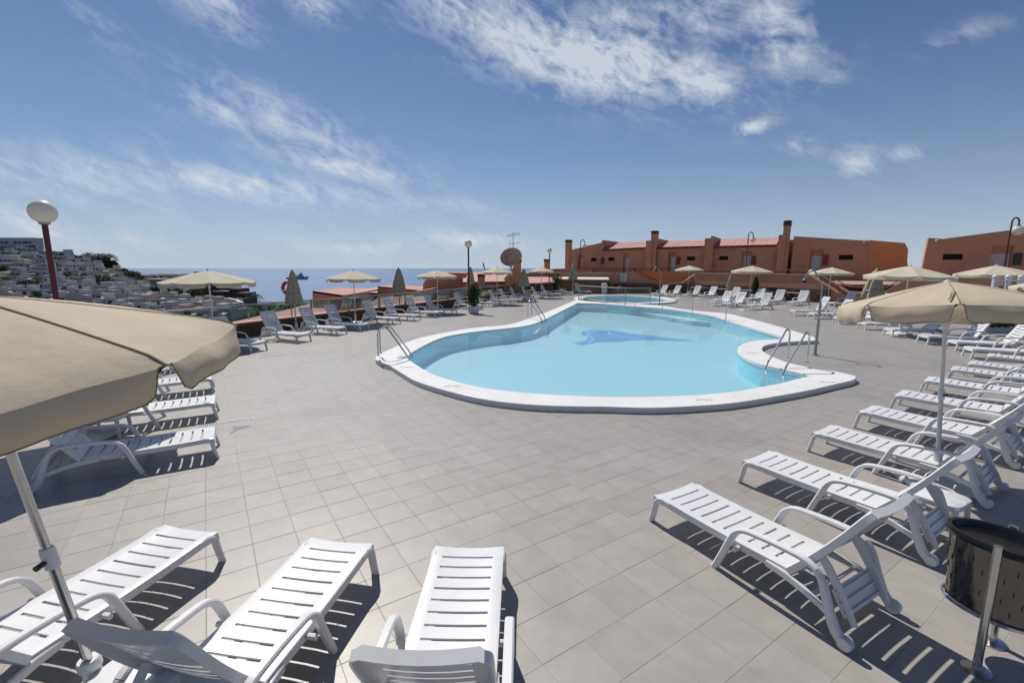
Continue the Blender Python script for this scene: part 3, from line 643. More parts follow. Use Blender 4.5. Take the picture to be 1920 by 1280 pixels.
# ================================================================== PARASOLS
def parasol(base, tilt, L, RR, drop, phase, label, group, m, near=False, hang=.17, base_kind=True, pole_m=None, straps=True):
    pole_m = pole_m or M_POLE
    root = thing('parasol', label, 'parasol', (base.x, base.y, 0), 0, group)
    ax = Vector((tilt[0], tilt[1], 1)).normalized(); e1 = Vector((0, 1, 0)).cross(ax).normalized(); e2 = ax.cross(e1)
    root.rotation_euler = Matrix((e1, e2, ax)).transposed().to_euler()
    N = 8; ns = 10 if near else 4; nr = 9 if near else 4
    zt, ze = L, L-drop
    c = MB(); pt = lambda k: phase+2*math.pi*k/N
    rnd = random.Random(label)
    def surf(k, s, r):                 # panel k, s across 0..1, r 0..1
        a0, a1 = pt(k), pt(k+1)
        p0 = Vector((math.cos(a0), math.sin(a0), 0))*RR*r; p1 = Vector((math.cos(a1), math.sin(a1), 0))*RR*r
        p = p0.lerp(p1, s); b_ = 4*s*(1-s)
        z = zt-drop*(r**1.12)+((.030*b_*r*(1.15-r)-.02*b_*r**4+.008*math.sin(s*8+k*2.3+r*5)*b_*r-.018*max(0, (r-.9)/.1)**2) if near else -.055*b_*r*r*(1.4-r))*RR
        return Vector((p.x, p.y, z))
    for k in range(N):
        wob = rnd.uniform(-.6, 1)
        grid = [[surf(k, s/ns, .03+.97*r/nr) for s in range(ns+1)] for r in range(nr+1)]
        if near: grid = [[surf(k, s/ns, q_) for s in range(ns+1)] for q_ in (.03, .12, .25, .38, .5, .62, .74, .86, .93, 1.0)]
        c.add([v for row in grid for v in row], [(r*(ns+1)+s, r*(ns+1)+s+1, (r+1)*(ns+1)+s+1, (r+1)*(ns+1)+s) for r in range(nr) for s in range(ns)])
    can = c.obj('canopy', m, root, ang=60 if near else 30)
    for k in range(N):                 # hanging flaps, rounded at the rib ends
        v = MB(); nh = 5 if near else 2; ss = 16 if near else 6; g_ = []
        fl = rnd.uniform(-.2, .25)
        for j in range(nh+1):
            for i in range(ss+1):
                s = i/ss; e = surf(k, s, 1); t = j/nh
                rad = Vector((e.x, e.y, 0)).normalized(); edge = min(1, (min(s, 1-s)/.13))
                hh = hang*math.sqrt(max(0, 1-(1-edge)**2))
                pin = 1-.11*t*(1-edge)*0
                # pull the corners in sideways so the gap at the rib opens downwards
                mid = surf(k, .5, 1); lat = (mid-e); lat.z = 0
                q = e+lat*(.085*math.sin(min(1, t*1.2)*math.pi/2)*(1-edge))+rad*(.040*math.sin(t*2.6)+fl*.08*t)*(4*s*(1-s))+Vector((0, 0, -hh*t))
                q += rad*.010*math.sin(s*17+k*2.1)*t*(1 if near else 0)
                g_.append(q)
        v.add(g_, [(j*(ss+1)+i, j*(ss+1)+i+1, (j+1)*(ss+1)+i+1, (j+1)*(ss+1)+i) for j in range(nh) for i in range(ss)])
        f = v.obj('valance', m, can, ang=70)
        if near:
            rim_ = [g_[j*(ss+1)] for j in range(nh)]+g_[nh*(ss+1):(nh+1)*(ss+1)]+[g_[j*(ss+1)+ss] for j in range(nh-1, -1, -1)]
            rim_ = [q for i, q in enumerate(rim_) if i == 0 or (q-rim_[i-1]).length > .002]
            MB().tube(rim_, .0032, 5).obj('hem', M_SEAM, f)
    # seams, ribs, pole, hub
    if near:
        for k in range(N):
            a = pt(k); P = [Vector((math.cos(a)*RR*r, math.sin(a)*RR*r, zt-drop*(r**1.12)-.018*max(0, (r-.9)/.1)**2+.004)) for r in (.05, .12, .25, .38, .5, .62, .74, .86, .93, 1.0)]
            s_ = MB(); s_.sweep(P, .008, .003); s_.obj('seam', M_SEAM, can)
            if straps and k % 3 == 0:
                lp = [P[5]+Vector((0, 0, .006)), P[5].lerp(P[7], .4)+Vector((.03*math.sin(a), -.03*math.cos(a), .02)), P[7]+Vector((.05*math.sin(a), -.05*math.cos(a), .01)), P[8]+Vector((.07*math.sin(a), -.07*math.cos(a), .006))]
                s_ = MB(); s_.sweep(smoothpoly(lp, closed=False), .016, .004); s_.obj('tie_strap', M_SEAM, can)
    for k in range(N):
        a = pt(k); d = Vector((math.cos(a), math.sin(a), 0))
        rb_ = MB().tube([Vector((0, 0, zt-.03)), d*RR*.55+Vector((0, 0, zt-drop*.52-.03)), d*RR*.985+Vector((0, 0, ze-.012))], .008 if near else .011, 6).obj('rib', pole_m, root)
        if near: MB().tube([Vector((0, 0, zt-.48)), d*RR*.5+Vector((0, 0, zt-drop*.47-.03))], .006, 5).obj('strut', pole_m, root)
    MB().tube([(0, 0, .12), (0, 0, 1.02)], .0215 if near else .026, 14 if near else 8).obj('lower_pole', pole_m, root)
    MB().tube([(0, 0, 1.0), (0, 0, zt)], .0185 if near else .022, 14 if near else 8).obj('upper_pole', pole_m, root)
    MB().lathe([(.019, .95), (.030, .955), (.031, 1.045), (.026, 1.06), (.019, 1.06)], 14).obj('collar', M_PLASTIC, root)
    kn = MB(); kn.lathe([(0, -.03), (.012, -.03), (.014, .03), (0, .03)], 8, (.0, -.04, 1.0), Matrix.Rotation(R(90), 4, 'X')); kn.obj('knob', M_BLACK, root)
    MB().lathe([(.03, zt-.52), (.035, zt-.50), (.035, zt-.44), (.03, zt-.42)], 10).obj('hub', M_PLASTIC, root)
    MB().lathe([(.03, zt-.012), (.042, zt-.004), (.036, zt+.006), (.016, zt+.010), (.014, zt+.02), (0, zt+.024)] if near else [(.03, zt-.012), (.042, zt), (.036, zt+.012), (.018, zt+.018), (.02, zt+.04), (.012, zt+.058), (0, zt+.062)], 12).obj('finial', M_PLASTIC, root)
    if base_kind:
        q = root.matrix_basis.to_3x3().inverted()
        MB().lathe([(.033, .06), (.040, .07), (.040, .34), (.050, .345), (.050, .385), (.043, .395), (.026, .395)], 18).obj('base_tube', M_PLASTIC, root)
        bb = MB(); pr_ = [(.30, 0), (.31, .01), (.30, .05), (.25, .075), (.08, .095), (.05, .12), (0, .12)]
        n = 24
        vs = []
        for r, z in pr_:
            for k in range(n):
                a = 2*math.pi*k/n; sq = 1/max(abs(math.cos(a)), abs(math.sin(a)))**.65 if r > .2 else 1
                vs.append(q @ Vector((r*sq*math.cos(a), r*sq*math.sin(a), z+.002)))
        bb.add(vs, [(i*n+j, i*n+(j+1) % n, (i+1)*n+(j+1) % n, (i+1)*n+j) for i in range(len(pr_)-1) for j in range(n)]+[tuple(range(n))[::-1]])
        bb.obj('base_plate', M_PLASTIC, root)
    return root
go = 'open beige parasols'
parasol(Vector((-2.134, 2.088, 0)), (-.054, -.105), 2.26, .95, .275, -.191, 'large beige parasol filling the left foreground on a leaning steel pole', go, M_CANVAS, near=True, hang=.12, straps=False, pole_m=M_STEEL)
parasol(Vector((4.652, 4.721, 0)), (.011, .108), 2.222, .965, .255, -2.238, 'beige parasol on the right standing among the near row of loungers', go, M_CANVAS, near=True, hang=.16)
far_p = [((-9.15, 13.95), 2.28, 1.27, .34, 'pale open parasol nearest the hillside town, at the start of the glass railing', (0, 0)),
         ((-6.73, 19.6), 2.25, 1.13, .33, 'pale open parasol in front of the open sea, by the fourth railing lounger', (.01, 0)),
         ((-3.98, 24.6), 2.25, 1.06, .32, 'pale open parasol between two folded ones, before the salmon roofs', (0, 0)),
         ((-.98, 30.5), 2.42, 1.05, .34, 'pale open parasol just left of the big satellite dish', (0, 0)),
         ((2.35, 37.0), 2.43, 1.06, .33, 'pale open parasol beside the middle globe lamp post', (0, 0)),
         ((15.75, 41.3), 2.57, 1.24, .36, 'pale open parasol standing before the terrace stairs notch', (0, 0)),
         ((18.15, 35.2), 2.52, 1.48, .42, 'pale open parasol in front of the hooked lamp and the small conifer', (.03, 0)),
         ((20.75, 30.2), 2.40, 1.28, .37, 'pale open parasol behind the deck shower, before the white door', (.02, 0)),
         ((13.9, 16.3), 2.43, 1.32, .36, 'wide pale open parasol before the gap between the two buildings', (.03, 0)),
         ((19.8, 19.0), 2.46, 1.32, .36, 'pale open parasol before the right-hand building with the door', (0, 0)),
         ((19.0, 16.0), 2.05, 1.25, .36, 'pale parasol cut by the right photo edge, in front of the white fence', (0, 0))]
for (x, y), L, r, d, lb, tl in far_p:
    parasol(Vector((x, y, 0)), tl, L, r, d, random.uniform(0, .7), lb, go, M_CANVASF, hang=.13)
p = G(159, 797)
parasol(Vector((-5.95, 6.15, 0)), (.06, -.12), 1.76, 1.25, .27, .3, 'beige parasol hidden behind the big left one, its grey pole standing between two loungers', go, M_CANVAS, near=True)

def folded(base, top, rw, z0, label, lean=(0, 0)):
    root = thing('folded_parasol', label, 'parasol', (base[0], base[1], 0), 0, 'folded parasols')
    root.rotation_euler = (-lean[1], lean[0], 0)
    n = 32; prof = [(0, .0), (.08, .25), (.3, .5), (.6, .78), (.85, .95), (1, 1.0)]; vs = []
    for t, w_ in prof:
        for k in range(n):
            a = 2*math.pi*k/n; fold = 1+(.22*math.cos(a*8+t*1.5)+.06*math.sin(a*3+t*4))*min(1, t*3)
            r = rw*w_*fold+.03; vs.append((r*math.cos(a), r*math.sin(a), top-(top-z0)*t))
    m = MB().add(vs, [(i*n+j, i*n+(j+1) % n, (i+1)*n+(j+1) % n, (i+1)*n+j) for i in range(len(prof)-1) for j in range(n)]+[tuple(range(n))])
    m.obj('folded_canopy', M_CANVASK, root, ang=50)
    MB().lathe([(rw*.9+.035, z0+.32), (rw*.9+.055, z0+.36), (rw*.85+.035, z0+.4)], 16).obj('tie_band', M_CANVASK, root)
    MB().tube([(0, 0, 0), (0, 0, top)], .024, 8).obj('pole', M_POLE, root)
    MB().lathe([(.035, top-.03), (.045, top), (.02, top+.02), (.02, top+.06), (0, top+.075)], 8).obj('finial', M_PLASTIC, root)
    MB().lathe([(.28, .0), (.28, .05), (.06, .09), (.05, .3), (0, .3)], 16).obj('base', M_PLASTIC, root)
folded((-8.15, 17.2), 2.27, .24, 1.03, 'folded brown-beige parasol with an orange lifebuoy behind it, nearest the sea gap')
folded((-5.85, 23.9), 2.36, .30, 1.07, 'folded beige parasol with fluted sides standing before the horizon by the railing')
folded((-2.55, 28.5), 2.42, .22, 1.2, 'slim folded parasol rising behind the round shrub by the lamp post')
folded((.85, 33.5), 2.27, .34, 1.05, 'folded beige parasol right of the satellite dish, spreading at its hem')
folded((5.4, 41.0), 2.72, .32, 1.35, 'slim folded parasol before the left end of the terrace building')
folded((17.6, 37.3), 1.78, .24, .55, 'short folded parasol low among the back row loungers')
folded((16.9, 21.6), 2.29, .38, .95, 'wide folded grey-beige parasol leaning beside the orange end wall', lean=(.03, 0))

# ================================================================== PARAPET, GLASS, RAIL on the left
root = thing('parapet_railing', 'low brown parapet with glass panels and metal handrail along the sea side of the deck', 'railing')
def oriented(t0, t1, o0, o1, z0, z1):
    return [wall_at(t0, o0)+Vector((0, 0, z0)), wall_at(t1, o0)+Vector((0, 0, z0)), wall_at(t1, o1)+Vector((0, 0, z0)), wall_at(t0, o1)+Vector((0, 0, z0))], Vector((0, 0, z1-z0))
T0, T1 = -15, 33.5
m = MB(); m.prism(*oriented(T0, T1, -.06, .14, -.3, .47)); m.obj('parapet_wall', M_WALLIN, root, smooth=False)
m = MB(); m.prism(*oriented(T0, T1, -.09, .17, .47, .51)); m.obj('parapet_cap', M_CAP, root, smooth=False)
t = T0
while t < T1-.1:
    m = MB(); m.prism(*oriented(t+.05, min(t+1.95, T1), .035, .045, .56, 1.02)); m.obj('glass_panel', M_GLASS, root, smooth=False)
    m = MB(); m.prism(*oriented(t-.02, t+.02, .0, .08, .51, 1.06)); m.prism(*oriented(t-.05, t+.05, -.02, .10, .51, .56)); m.obj('post', M_GALV, root, smooth=False)
    t += 2.0
MB().tube([wall_at(T0, .04)+Vector((0, 0, 1.085)), wall_at(T1, .04)+Vector((0, 0, 1.085))], .028, 10).obj('handrail', M_STEEL, root)
# lifebuoy
p = wall_at(1.9, .25); p.z = 1.62
root = thing('lifebuoy', 'orange lifebuoy with a pale band hung behind the folded parasol', 'lifebuoy', p)
root.rotation_euler = (0, 0, R(30))
def torus(m, Rr, r, a0=0, a1=2*math.pi, n=28, k=8):
    P = [Vector((math.cos(a0+(a1-a0)*i/n)*Rr, 0, math.sin(a0+(a1-a0)*i/n)*Rr)) for i in range(n+1)]; vs = []
    for q in P:
        d = q.normalized()
        vs += [q+d*r*math.cos(2*math.pi*j/k)+Vector((0, 1, 0))*r*math.sin(2*math.pi*j/k) for j in range(k)]
    m.add(vs, [(i*k+j, i*k+(j+1) % k, (i+1)*k+(j+1) % k, (i+1)*k+j) for i in range(n) for j in range(k)]); return m
torus(MB(), .24, .065).obj('ring', M_ORANGE, root)
for a in (.2, 1.77, 3.34, 4.9): torus(MB(), .24, .069, a, a+.3, 5).obj('band', M_PLASTIC, root)
MB().tube([(0, .09, -1.1), (0, .09, .1)], .02, 8).obj('bracket_pole', M_GALV, root)

# ================================================================== POOL METALWORK
def ladder(pa, pb, pc, pd_, label, rungs=True):
    # pa/pb: deck feet of the two rails, pc/pd: where they meet the rim edge
    root = thing('pool_ladder', label, 'pool ladder', pa)
    ends = []
    for a, b_ in ((pa, pc), (pb, pd_)):
        d = (b_-a); d.z = 0; Ld = d.length; d.normalize()
        P = [Vector((0, 0, .0))]
        H_ = .78
        P = [a-pa+Vector((0, 0, ZR)), a-pa+Vector((0, 0, ZR+.52))]
        for k in range(1, 7):
            an = math.pi-k/6*math.pi*.82; P.append(a-pa+d*(.16+.16*math.cos(an))+Vector((0, 0, ZR+.54+.17*math.sin(an))))
        P += [a-pa+d*(Ld*.9)+Vector((0, 0, ZR+.05)), a-pa+d*(Ld+.04)+Vector((0, 0, -.05)), a-pa+d*(Ld+.05)+Vector((0, 0, -.95))]
        MB().tube(P, .021, 10).obj('rail', M_STEEL, root)
        MB().lathe([(.05, 0), (.05, .012), (.024, .02)], 12, a-pa+Vector((0, 0, ZR))).obj('flange', M_STEEL, root)
        ends.append(a-pa+d*(Ld+.05))
    for z in (-.18, -.42, -.66):
        MB().sweep([ends[0]+Vector((0, 0, z)), ends[1]+Vector((0, 0, z))], .07, .02).obj('rung', M_STEEL, root)
ladder(G(710, 675, ZR), G(714, 670, ZR), G(767, 675, ZR), G(771, 666, ZR), 'steel pool ladder at the pointed left end of the pool')
ladder(G(990, 596.5, ZR), G(996.5, 594.5, ZR), G(1017, 604, ZR), G(1023, 600, ZR), 'steel pool ladder on the far left side where the rim bends')
ladder(G(1476, 679, ZR), G(1512, 688, ZR), G(1436, 690, ZR), G(1469, 700, ZR), 'steel pool ladder on the right headland, its rungs showing under water')
# entry handrail
root = thing('pool_handrail', 'long thin steel handrail on posts leading down into the far end of the pool', 'handrail', G(1366, 608, ZR))
o0 = G(1366, 608, ZR); posts = [(1190, 585.6, .45), (1241, 589, .62), (1297.6, 596, .8), (1360, 609, .9)]
tops = []
for x, y, h_ in posts:
    q = G(x, y, -.1)-o0; MB().tube([q, q+Vector((0, 0, h_+.1))], .02, 8).obj('post', M_STEEL, root); tops.append(q+Vector((0, 0, h_+.1)))
e0 = tops[0]+(tops[0]-tops[1]).normalized()*.55; 
P = [e0+Vector((.1, 0, -.30)), e0+Vector((-.05, 0, -.28)), e0+Vector((-.12, 0, -.15)), e0+Vector((-.03, 0, -.02))]+tops+[tops[3]+Vector((.2, -.1, 0)), tops[3]+Vector((.28, -.12, -.1))]
MB().tube(P, .02, 8).obj('rail', M_STEEL, root)
P = [G(1320, 586, ZR)-o0+Vector((0, 0, .8)), G(1369, 584, ZR)-o0+Vector((0, 0, .85)), G(1374, 587, ZR)-o0+Vector((0, 0, .75))]
# paddling pool railing
root = thing('paddling_pool_railing', 'curved metal railing with thin upright bars round the front of the paddling pool', 'railing', G(1172, 572))
o0 = G(1172, 572); o0.z = 0
rp = smoothpoly([G(1084.5, 565, .0), (G(1140, 571, 0)), (G(1176, 573.5, 0)), G(1219, 573, 0)], closed=False, sub=12)
HT = [1.12]*len(rp)
top = [q-o0+Vector((0, 0, 1.12)) for q in rp]; bot = [q-o0+Vector((0, 0, .26)) for q in rp]
MB().tube(top, .026, 8).obj('top_rail', M_GALV, root); MB().tube(bot, .016, 6).obj('bottom_rail', M_GALV, root)
tl = 0
nb = 38
for k in range(nb+1):
    f_ = k/nb*(len(rp)-1); i = min(int(f_), len(rp)-2); q = rp[i].lerp(rp[i+1], f_-i)-o0
    big = k in (0, 12, 24, nb)
    MB().tube([q+Vector((0, 0, 0 if big else .26)), q+Vector((0, 0, 1.12))], .022 if big else .011, 6).obj('post' if big else 'bar', M_GALV, root)
# showers
def shower(base, h1, h2, arc, label):
    root = thing('deck_shower', label, 'shower', base)
    MB().lathe([(.11, 0), (.11, .01), (.05, .02), (.045, .06)], 14).obj('foot_plate', M_GALV, root)
    MB().tube([(0, 0, 0), (0, 0, h1)], .036, 12).obj('lower_pipe', M_GALV, root)
    a = Vector(arc)
    MB().tube(smoothpoly([(0, 0, h1-.02), (0, 0, h2), a*.12+Vector((0, 0, h2+.16)), a*.45+Vector((0, 0, h2+.40)), a*.62+Vector((0, 0, h2+.46)), a*.85+Vector((0, 0, h2+.38)), a+Vector((0, 0, h2+.20))], closed=False), .021, 10).obj('swan_neck', M_GALV, root)
    MB().lathe([(.02, .02), (.035, 0), (.06, -.08), (.055, -.1), (0, -.1)], 12, a+Vector((0, 0, h2+.20)), Matrix.Rotation(R(18), 4, 'Y')).obj('shower_head', M_BLACK, root)
    MB().lathe([(.018, -.02), (.03, -.02), (.03, .03), (0, .03)], 8, (0, -.05, 1.05), Matrix.Rotation(R(90), 4, 'X')).obj('tap', M_STEEL, root)
shower(G(1528, 666), 1.42, 1.84, (-.36, .2, 0), 'tall curved grey shower post right of the pool')
shower(G(1236, 573), 1.35, 1.95, (-.45, .1, 0), 'distant curved shower post between the paddling pool and the loungers')

# litter bin
bp_ = (G(1830, 1256)+Vector((0, 0, 0)))
fr0, bk0 = G(1830, 1256), G(1860, 1203)
lid = AT(1905, 1030, 2.62); 
p0 = Vector((3.02, 2.42, 0))
dirp = (bk0-fr0).normalized(); 
root = thing('litter_bin', 'oval stainless steel litter bin with black rim hung between two posts', 'litter bin', ((fr0+bk0)/2))
ro = root.location.copy()
pax = Vector((.30, .12, 0))
for q in (fr0, bk0): 
    MB().tube([q-ro, q-ro+Vector((0, 0, .80))], .021, 14).obj('post', M_STEEL, root); MB().lathe([(.07, 0), (.07, .008), (.03, .014)], 16, q-ro).obj('foot_plate', M_STEEL, root)
def oval(m, prof, n=36, ax_=1.42, rot_=R(-57), c=Vector((.0, .0, 0))):
    vs = []
    for r, z in prof:
        for k in range(n):
            a = 2*math.pi*k/n; x, y = r*ax_*math.cos(a), r*math.sin(a)
            vs.append(Vector((x*math.cos(rot_)-y*math.sin(rot_), x*math.sin(rot_)+y*math.cos(rot_), z))+c)
    m.add(vs, [(i*n+j, i*n+(j+1) % n, (i+1)*n+(j+1) % n, (i+1)*n+j) for i in range(len(prof)-1) for j in range(n)]); return m
oval(MB(), [(.152, .32), (.170, .76), (.166, .76), (.154, .33), (.0, .33)]).obj('drum', M_DSTEEL, root)
oval(MB(), [(.160, .315), (.166, .315), (.168, .335), (.160, .34)]).obj('bottom_ring', M_STEEL, root)
oval(MB(), [(.167, .745), (.182, .745), (.188, .765), (.180, .785), (.165, .785), (.158, .76), (.15, .745), (0, .74)]).obj('black_liner', M_BLACK, root)
rot_ = R(-57)
for row in range(5):
    for k in range(16):
        a = 2*math.pi*(k+.5*(row % 2))/16; z = .40+.065*row; r = (.1525+(.018*(z-.32)/.44))
        x, y = r*1.42*math.cos(a), r*math.sin(a); q = Vector((x*math.cos(rot_)-y*math.sin(rot_), x*math.sin(rot_)+y*math.cos(rot_), z))
        if q.y > .25: continue
        nrm = math.atan2(math.sin(a)/1.0, math.cos(a)/1.42)+rot_
        MB().box(-.0015, .0015, -.003, .003, -.017, .017, Matrix.Translation(q) @ Matrix.Rotation(nrm, 4, 'Z')).obj('slot', M_BLACK, root, smooth=False)

# side tables / spare parasol bases
def rtable(c, s, h_, rz, label, legs=True):
    root = thing('side_table', label, 'side table', c, rz, 'low white plastic tables')
    n = 28; pr_ = [(.0, h_), (.94, h_), (.985, h_-.006), (1, h_-.018), (1, h_-.05), (.96, h_-.055)]; vs = []
    for r, z in pr_:
        for k in range(n):
            a = 2*math.pi*k/n; cx, cy = math.cos(a), math.sin(a); sq = (abs(cx)**5+abs(cy)**5)**(-1/5); vs.append((r*s*sq*cx, r*s*sq*cy, z))
    MB().add(vs, [(i*n+j, i*n+(j+1) % n, (i+1)*n+(j+1) % n, (i+1)*n+j) for i in range(len(pr_)-1) for j in range(n)]).obj('table_top', M_PLASTIC, root)
    for x in (-1, 1):
        for y in (-1, 1): MB().sweep([(x*s*.8, y*s*.8, h_-.02), (x*s*.86, y*s*.86, 0)], [.05, .035], [.05, .035]).obj('leg', M_PLASTIC, root)
_t = G(246, 1268, .33); rtable((_t.x, _t.y, 0), .21, .33, R(-15), 'low white plastic side table beside the base of the left foreground parasol')
rtable((G(205, 815).x, G(205, 815).y, 0), .22, .3, R(20), 'low white plastic side table between the two nearest loungers under the left parasol')
rtable((G(1775, 985).x+.02, G(1775, 985).y+.12, 0), .19, .24, R(30), 'low white plastic side table behind the second lounger of the right row')
# drains
def drain(c, l, rz, label):
    root = thing('drain_grate', label, 'drain grate', (c.x, c.y, 0), rz, 'slotted floor drains')
    MB().box(-l/2, l/2, -.05, .05, .001, .005).obj('grate_frame', M_PLASTIC, root, smooth=False)
    m = MB(); k = -l/2+.02
    while k < l/2-.01: m.box(k, k+.012, -.038, .038, .0055, .0062); k += .028
    m.obj('slots', M_BLACK, root, smooth=False)
drain(G(424, 791), .75, R(31), 'white slotted drain grate at the foot of the second lounger on the left')
drain(G(512, 667), .75, R(31), 'small slotted drain grate in front of the nearest railing lounger')
m = MB(); c = G(448, 803); 
for q in ([(0, .0), (.22, .05), (.12, -.10), (.10, -.34), (.06, -.10), (-.04, -.02)],):
    m.add([Vector((x, y, 0)) for x, y in q], [tuple(range(len(q)))])
o = m.obj('damp_patch', M_WET, deck, smooth=False); o.location = (c.x-.1, c.y+.08, .004)

# ================================================================== LAMP POSTS
def globe_lamp(base, H_, r, label, rz=0):
    root = thing('lamp_post', label, 'lamp post', base, rz, 'globe lamp posts')
    MB().tube([(0, 0, 0), (0, 0, H_-r*1.05)], .045, 10).obj('post', M_DKRED, root)
    MB().lathe([(.09, 0), (.09, .03), (.05, .06)], 12).obj('foot', M_DKRED, root)
    MB().lathe([(.05, -r*1.12), (.075, -r*1.08), (.085, -r*.92), (.05, -r*.9)], 14, (0, 0, H_)).obj('collar', M_GALV, root)
    MB().lathe([(r*math.sin(a), -r*math.cos(a)) for a in [math.pi*i/14 for i in range(15)]], 22, (0, 0, H_)).obj('globe', M_GLOBE, root)
lp = AT(80, 397, 8.55)
globe_lamp(Vector((lp.x, lp.y, 0)), lp.z, .205, 'nearest globe lamp post on a dark red post against the hillside town')
q = AT(878, 457, 25.2); globe_lamp(Vector((q.x, q.y, 0)), q.z, .205, 'globe lamp post in the middle beside the round potted shrub')
q = AT(1030.5, 469.5, 38.5); globe_lamp(Vector((q.x, q.y, 0)), q.z, .205, 'globe lamp post beyond the satellite dish, smallest of the straight ones')
def hook_lamp(top, foot_z, r, label, sgn=1):
    root = thing('hooked_lamp', label, 'lamp post', (top.x, top.y, foot_z), 0, 'hooked lamps on the terrace'); h_ = top.z-foot_z
    MB().tube(smoothpoly([(0, 0, 0), (0, 0, h_-.55), (.0, 0, h_-.2), (.1*sgn, 0, h_-.02), (.24*sgn, 0, h_), (.36*sgn, 0, h_-.1), (.40*sgn, 0, h_-.28), (.40*sgn, 0, h_-.42)], closed=False), .04, 8).obj('post', M_DKRED, root)
    MB().lathe([(r*math.sin(a), -r*math.cos(a)) for a in [math.pi*i/12 for i in range(13)]], 18, (.40*sgn, 0, h_-.42-r)).obj('globe', M_GLOBE, root)
    MB().lathe([(.04, .06), (.11, 0), (.10, -.03), (.04, -.03)], 10, (.40*sgn, 0, h_-.42)).obj('cap', M_DKRED, root)
hook_lamp(AT(1089, 449.7, 49.5), 1.2, .2, 'hooked globe lamp on the terrace at the left end of the building')
hook_lamp(AT(1404, 435.6, 39.5), 1.2, .2, 'hooked globe lamp on the terrace in the middle of the building')
hook_lamp(AT(1899, 408.4, 26), 1.2, .26, 'hooked globe lamp in front of the right-hand building')

# ================================================================== PLANTS
def leafball(m, c, rx, rz, n, size, rnd, hollow=.55, shape='ball'):
    for _ in range(n):
        while True:
            v = Vector((rnd.uniform(-1, 1), rnd.uniform(-1, 1), rnd.uniform(-1, 1)))
            if hollow < v.length < 1: break
        k = 1+.16*math.sin(v.x*7+v.z*5)+.1*math.sin(v.y*11)
        if shape == 'cone': k *= (1-.6*(v.z*.5+.5))
        p = Vector((c[0]+v.x*rx*k, c[1]+v.y*rx*k, c[2]+v.z*rz))
        a = Vector((rnd.uniform(-1, 1), rnd.uniform(-1, 1), rnd.uniform(-.4, 1))).normalized(); b_ = a.cross(Vector((rnd.uniform(-1, 1), rnd.uniform(-1, 1), rnd.uniform(-1, 1)))).normalized()
        s = size*rnd.uniform(.6, 1.3)
        m.add([p-a*s, p+b_*s*.45, p+a*s, p-b_*s*.45], [(0, 1, 2, 3)])
rnd = random.Random(3)
def potted(base, pr_, ph, br, bh, label, cone=False, mt=M_LEAF):
    root = thing('potted_shrub', label, 'potted plant', base, 0)
    MB().lathe([(pr_*.72, 0), (pr_*.8, .02), (pr_, ph*.93), (pr_*1.06, ph*.94), (pr_*1.06, ph), (pr_*.9, ph), (pr_*.88, ph*.85), (0, ph*.85)], 20).obj('pot', M_POT, root)
    MB().tube([(0, 0, ph*.8), (0, 0, ph+bh*.8)], .03, 6).obj('stem', M_BARK, root)
    m = MB(); leafball(m, (0, 0, ph+bh*.48), br, bh*.55, 2600, .045, rnd, .3, 'cone' if cone else 'ball'); m.obj('foliage', mt, root, smooth=False)
potted(Vector((-2.0, 23.95, 0)), .31, .40, .30, 1.15, 'round-topped green shrub in a white pot beside the middle globe lamp')
potted(Vector((4.0, 41.0, 0)), .5, .45, .45, 1.45, 'round-topped green shrub in a white pot at the far end of the railing')
potted(Vector((18.95, 35.9, 0)), .3, .35, .34, 1.35, 'small dark conifer in a pot against the terrace wall', True, M_LEAFD)
root = thing('plant_trough', 'dark leafy shrub in a long white trough behind the right-hand loungers', 'potted plant', (G(1872, 628).x+.3, G(1872, 628).y+.5, 0), R(-20))
MB().box(-.6, .6, -.2, .2, 0, .30).box(-.64, .64, -.24, .24, .30, .35).obj('trough', M_POT, root, smooth=False)
m = MB(); leafball(m, (0, 0, .85), .85, .65, 5000, .07, rnd, .2); m.obj('foliage', M_LEAFD, root, smooth=False)

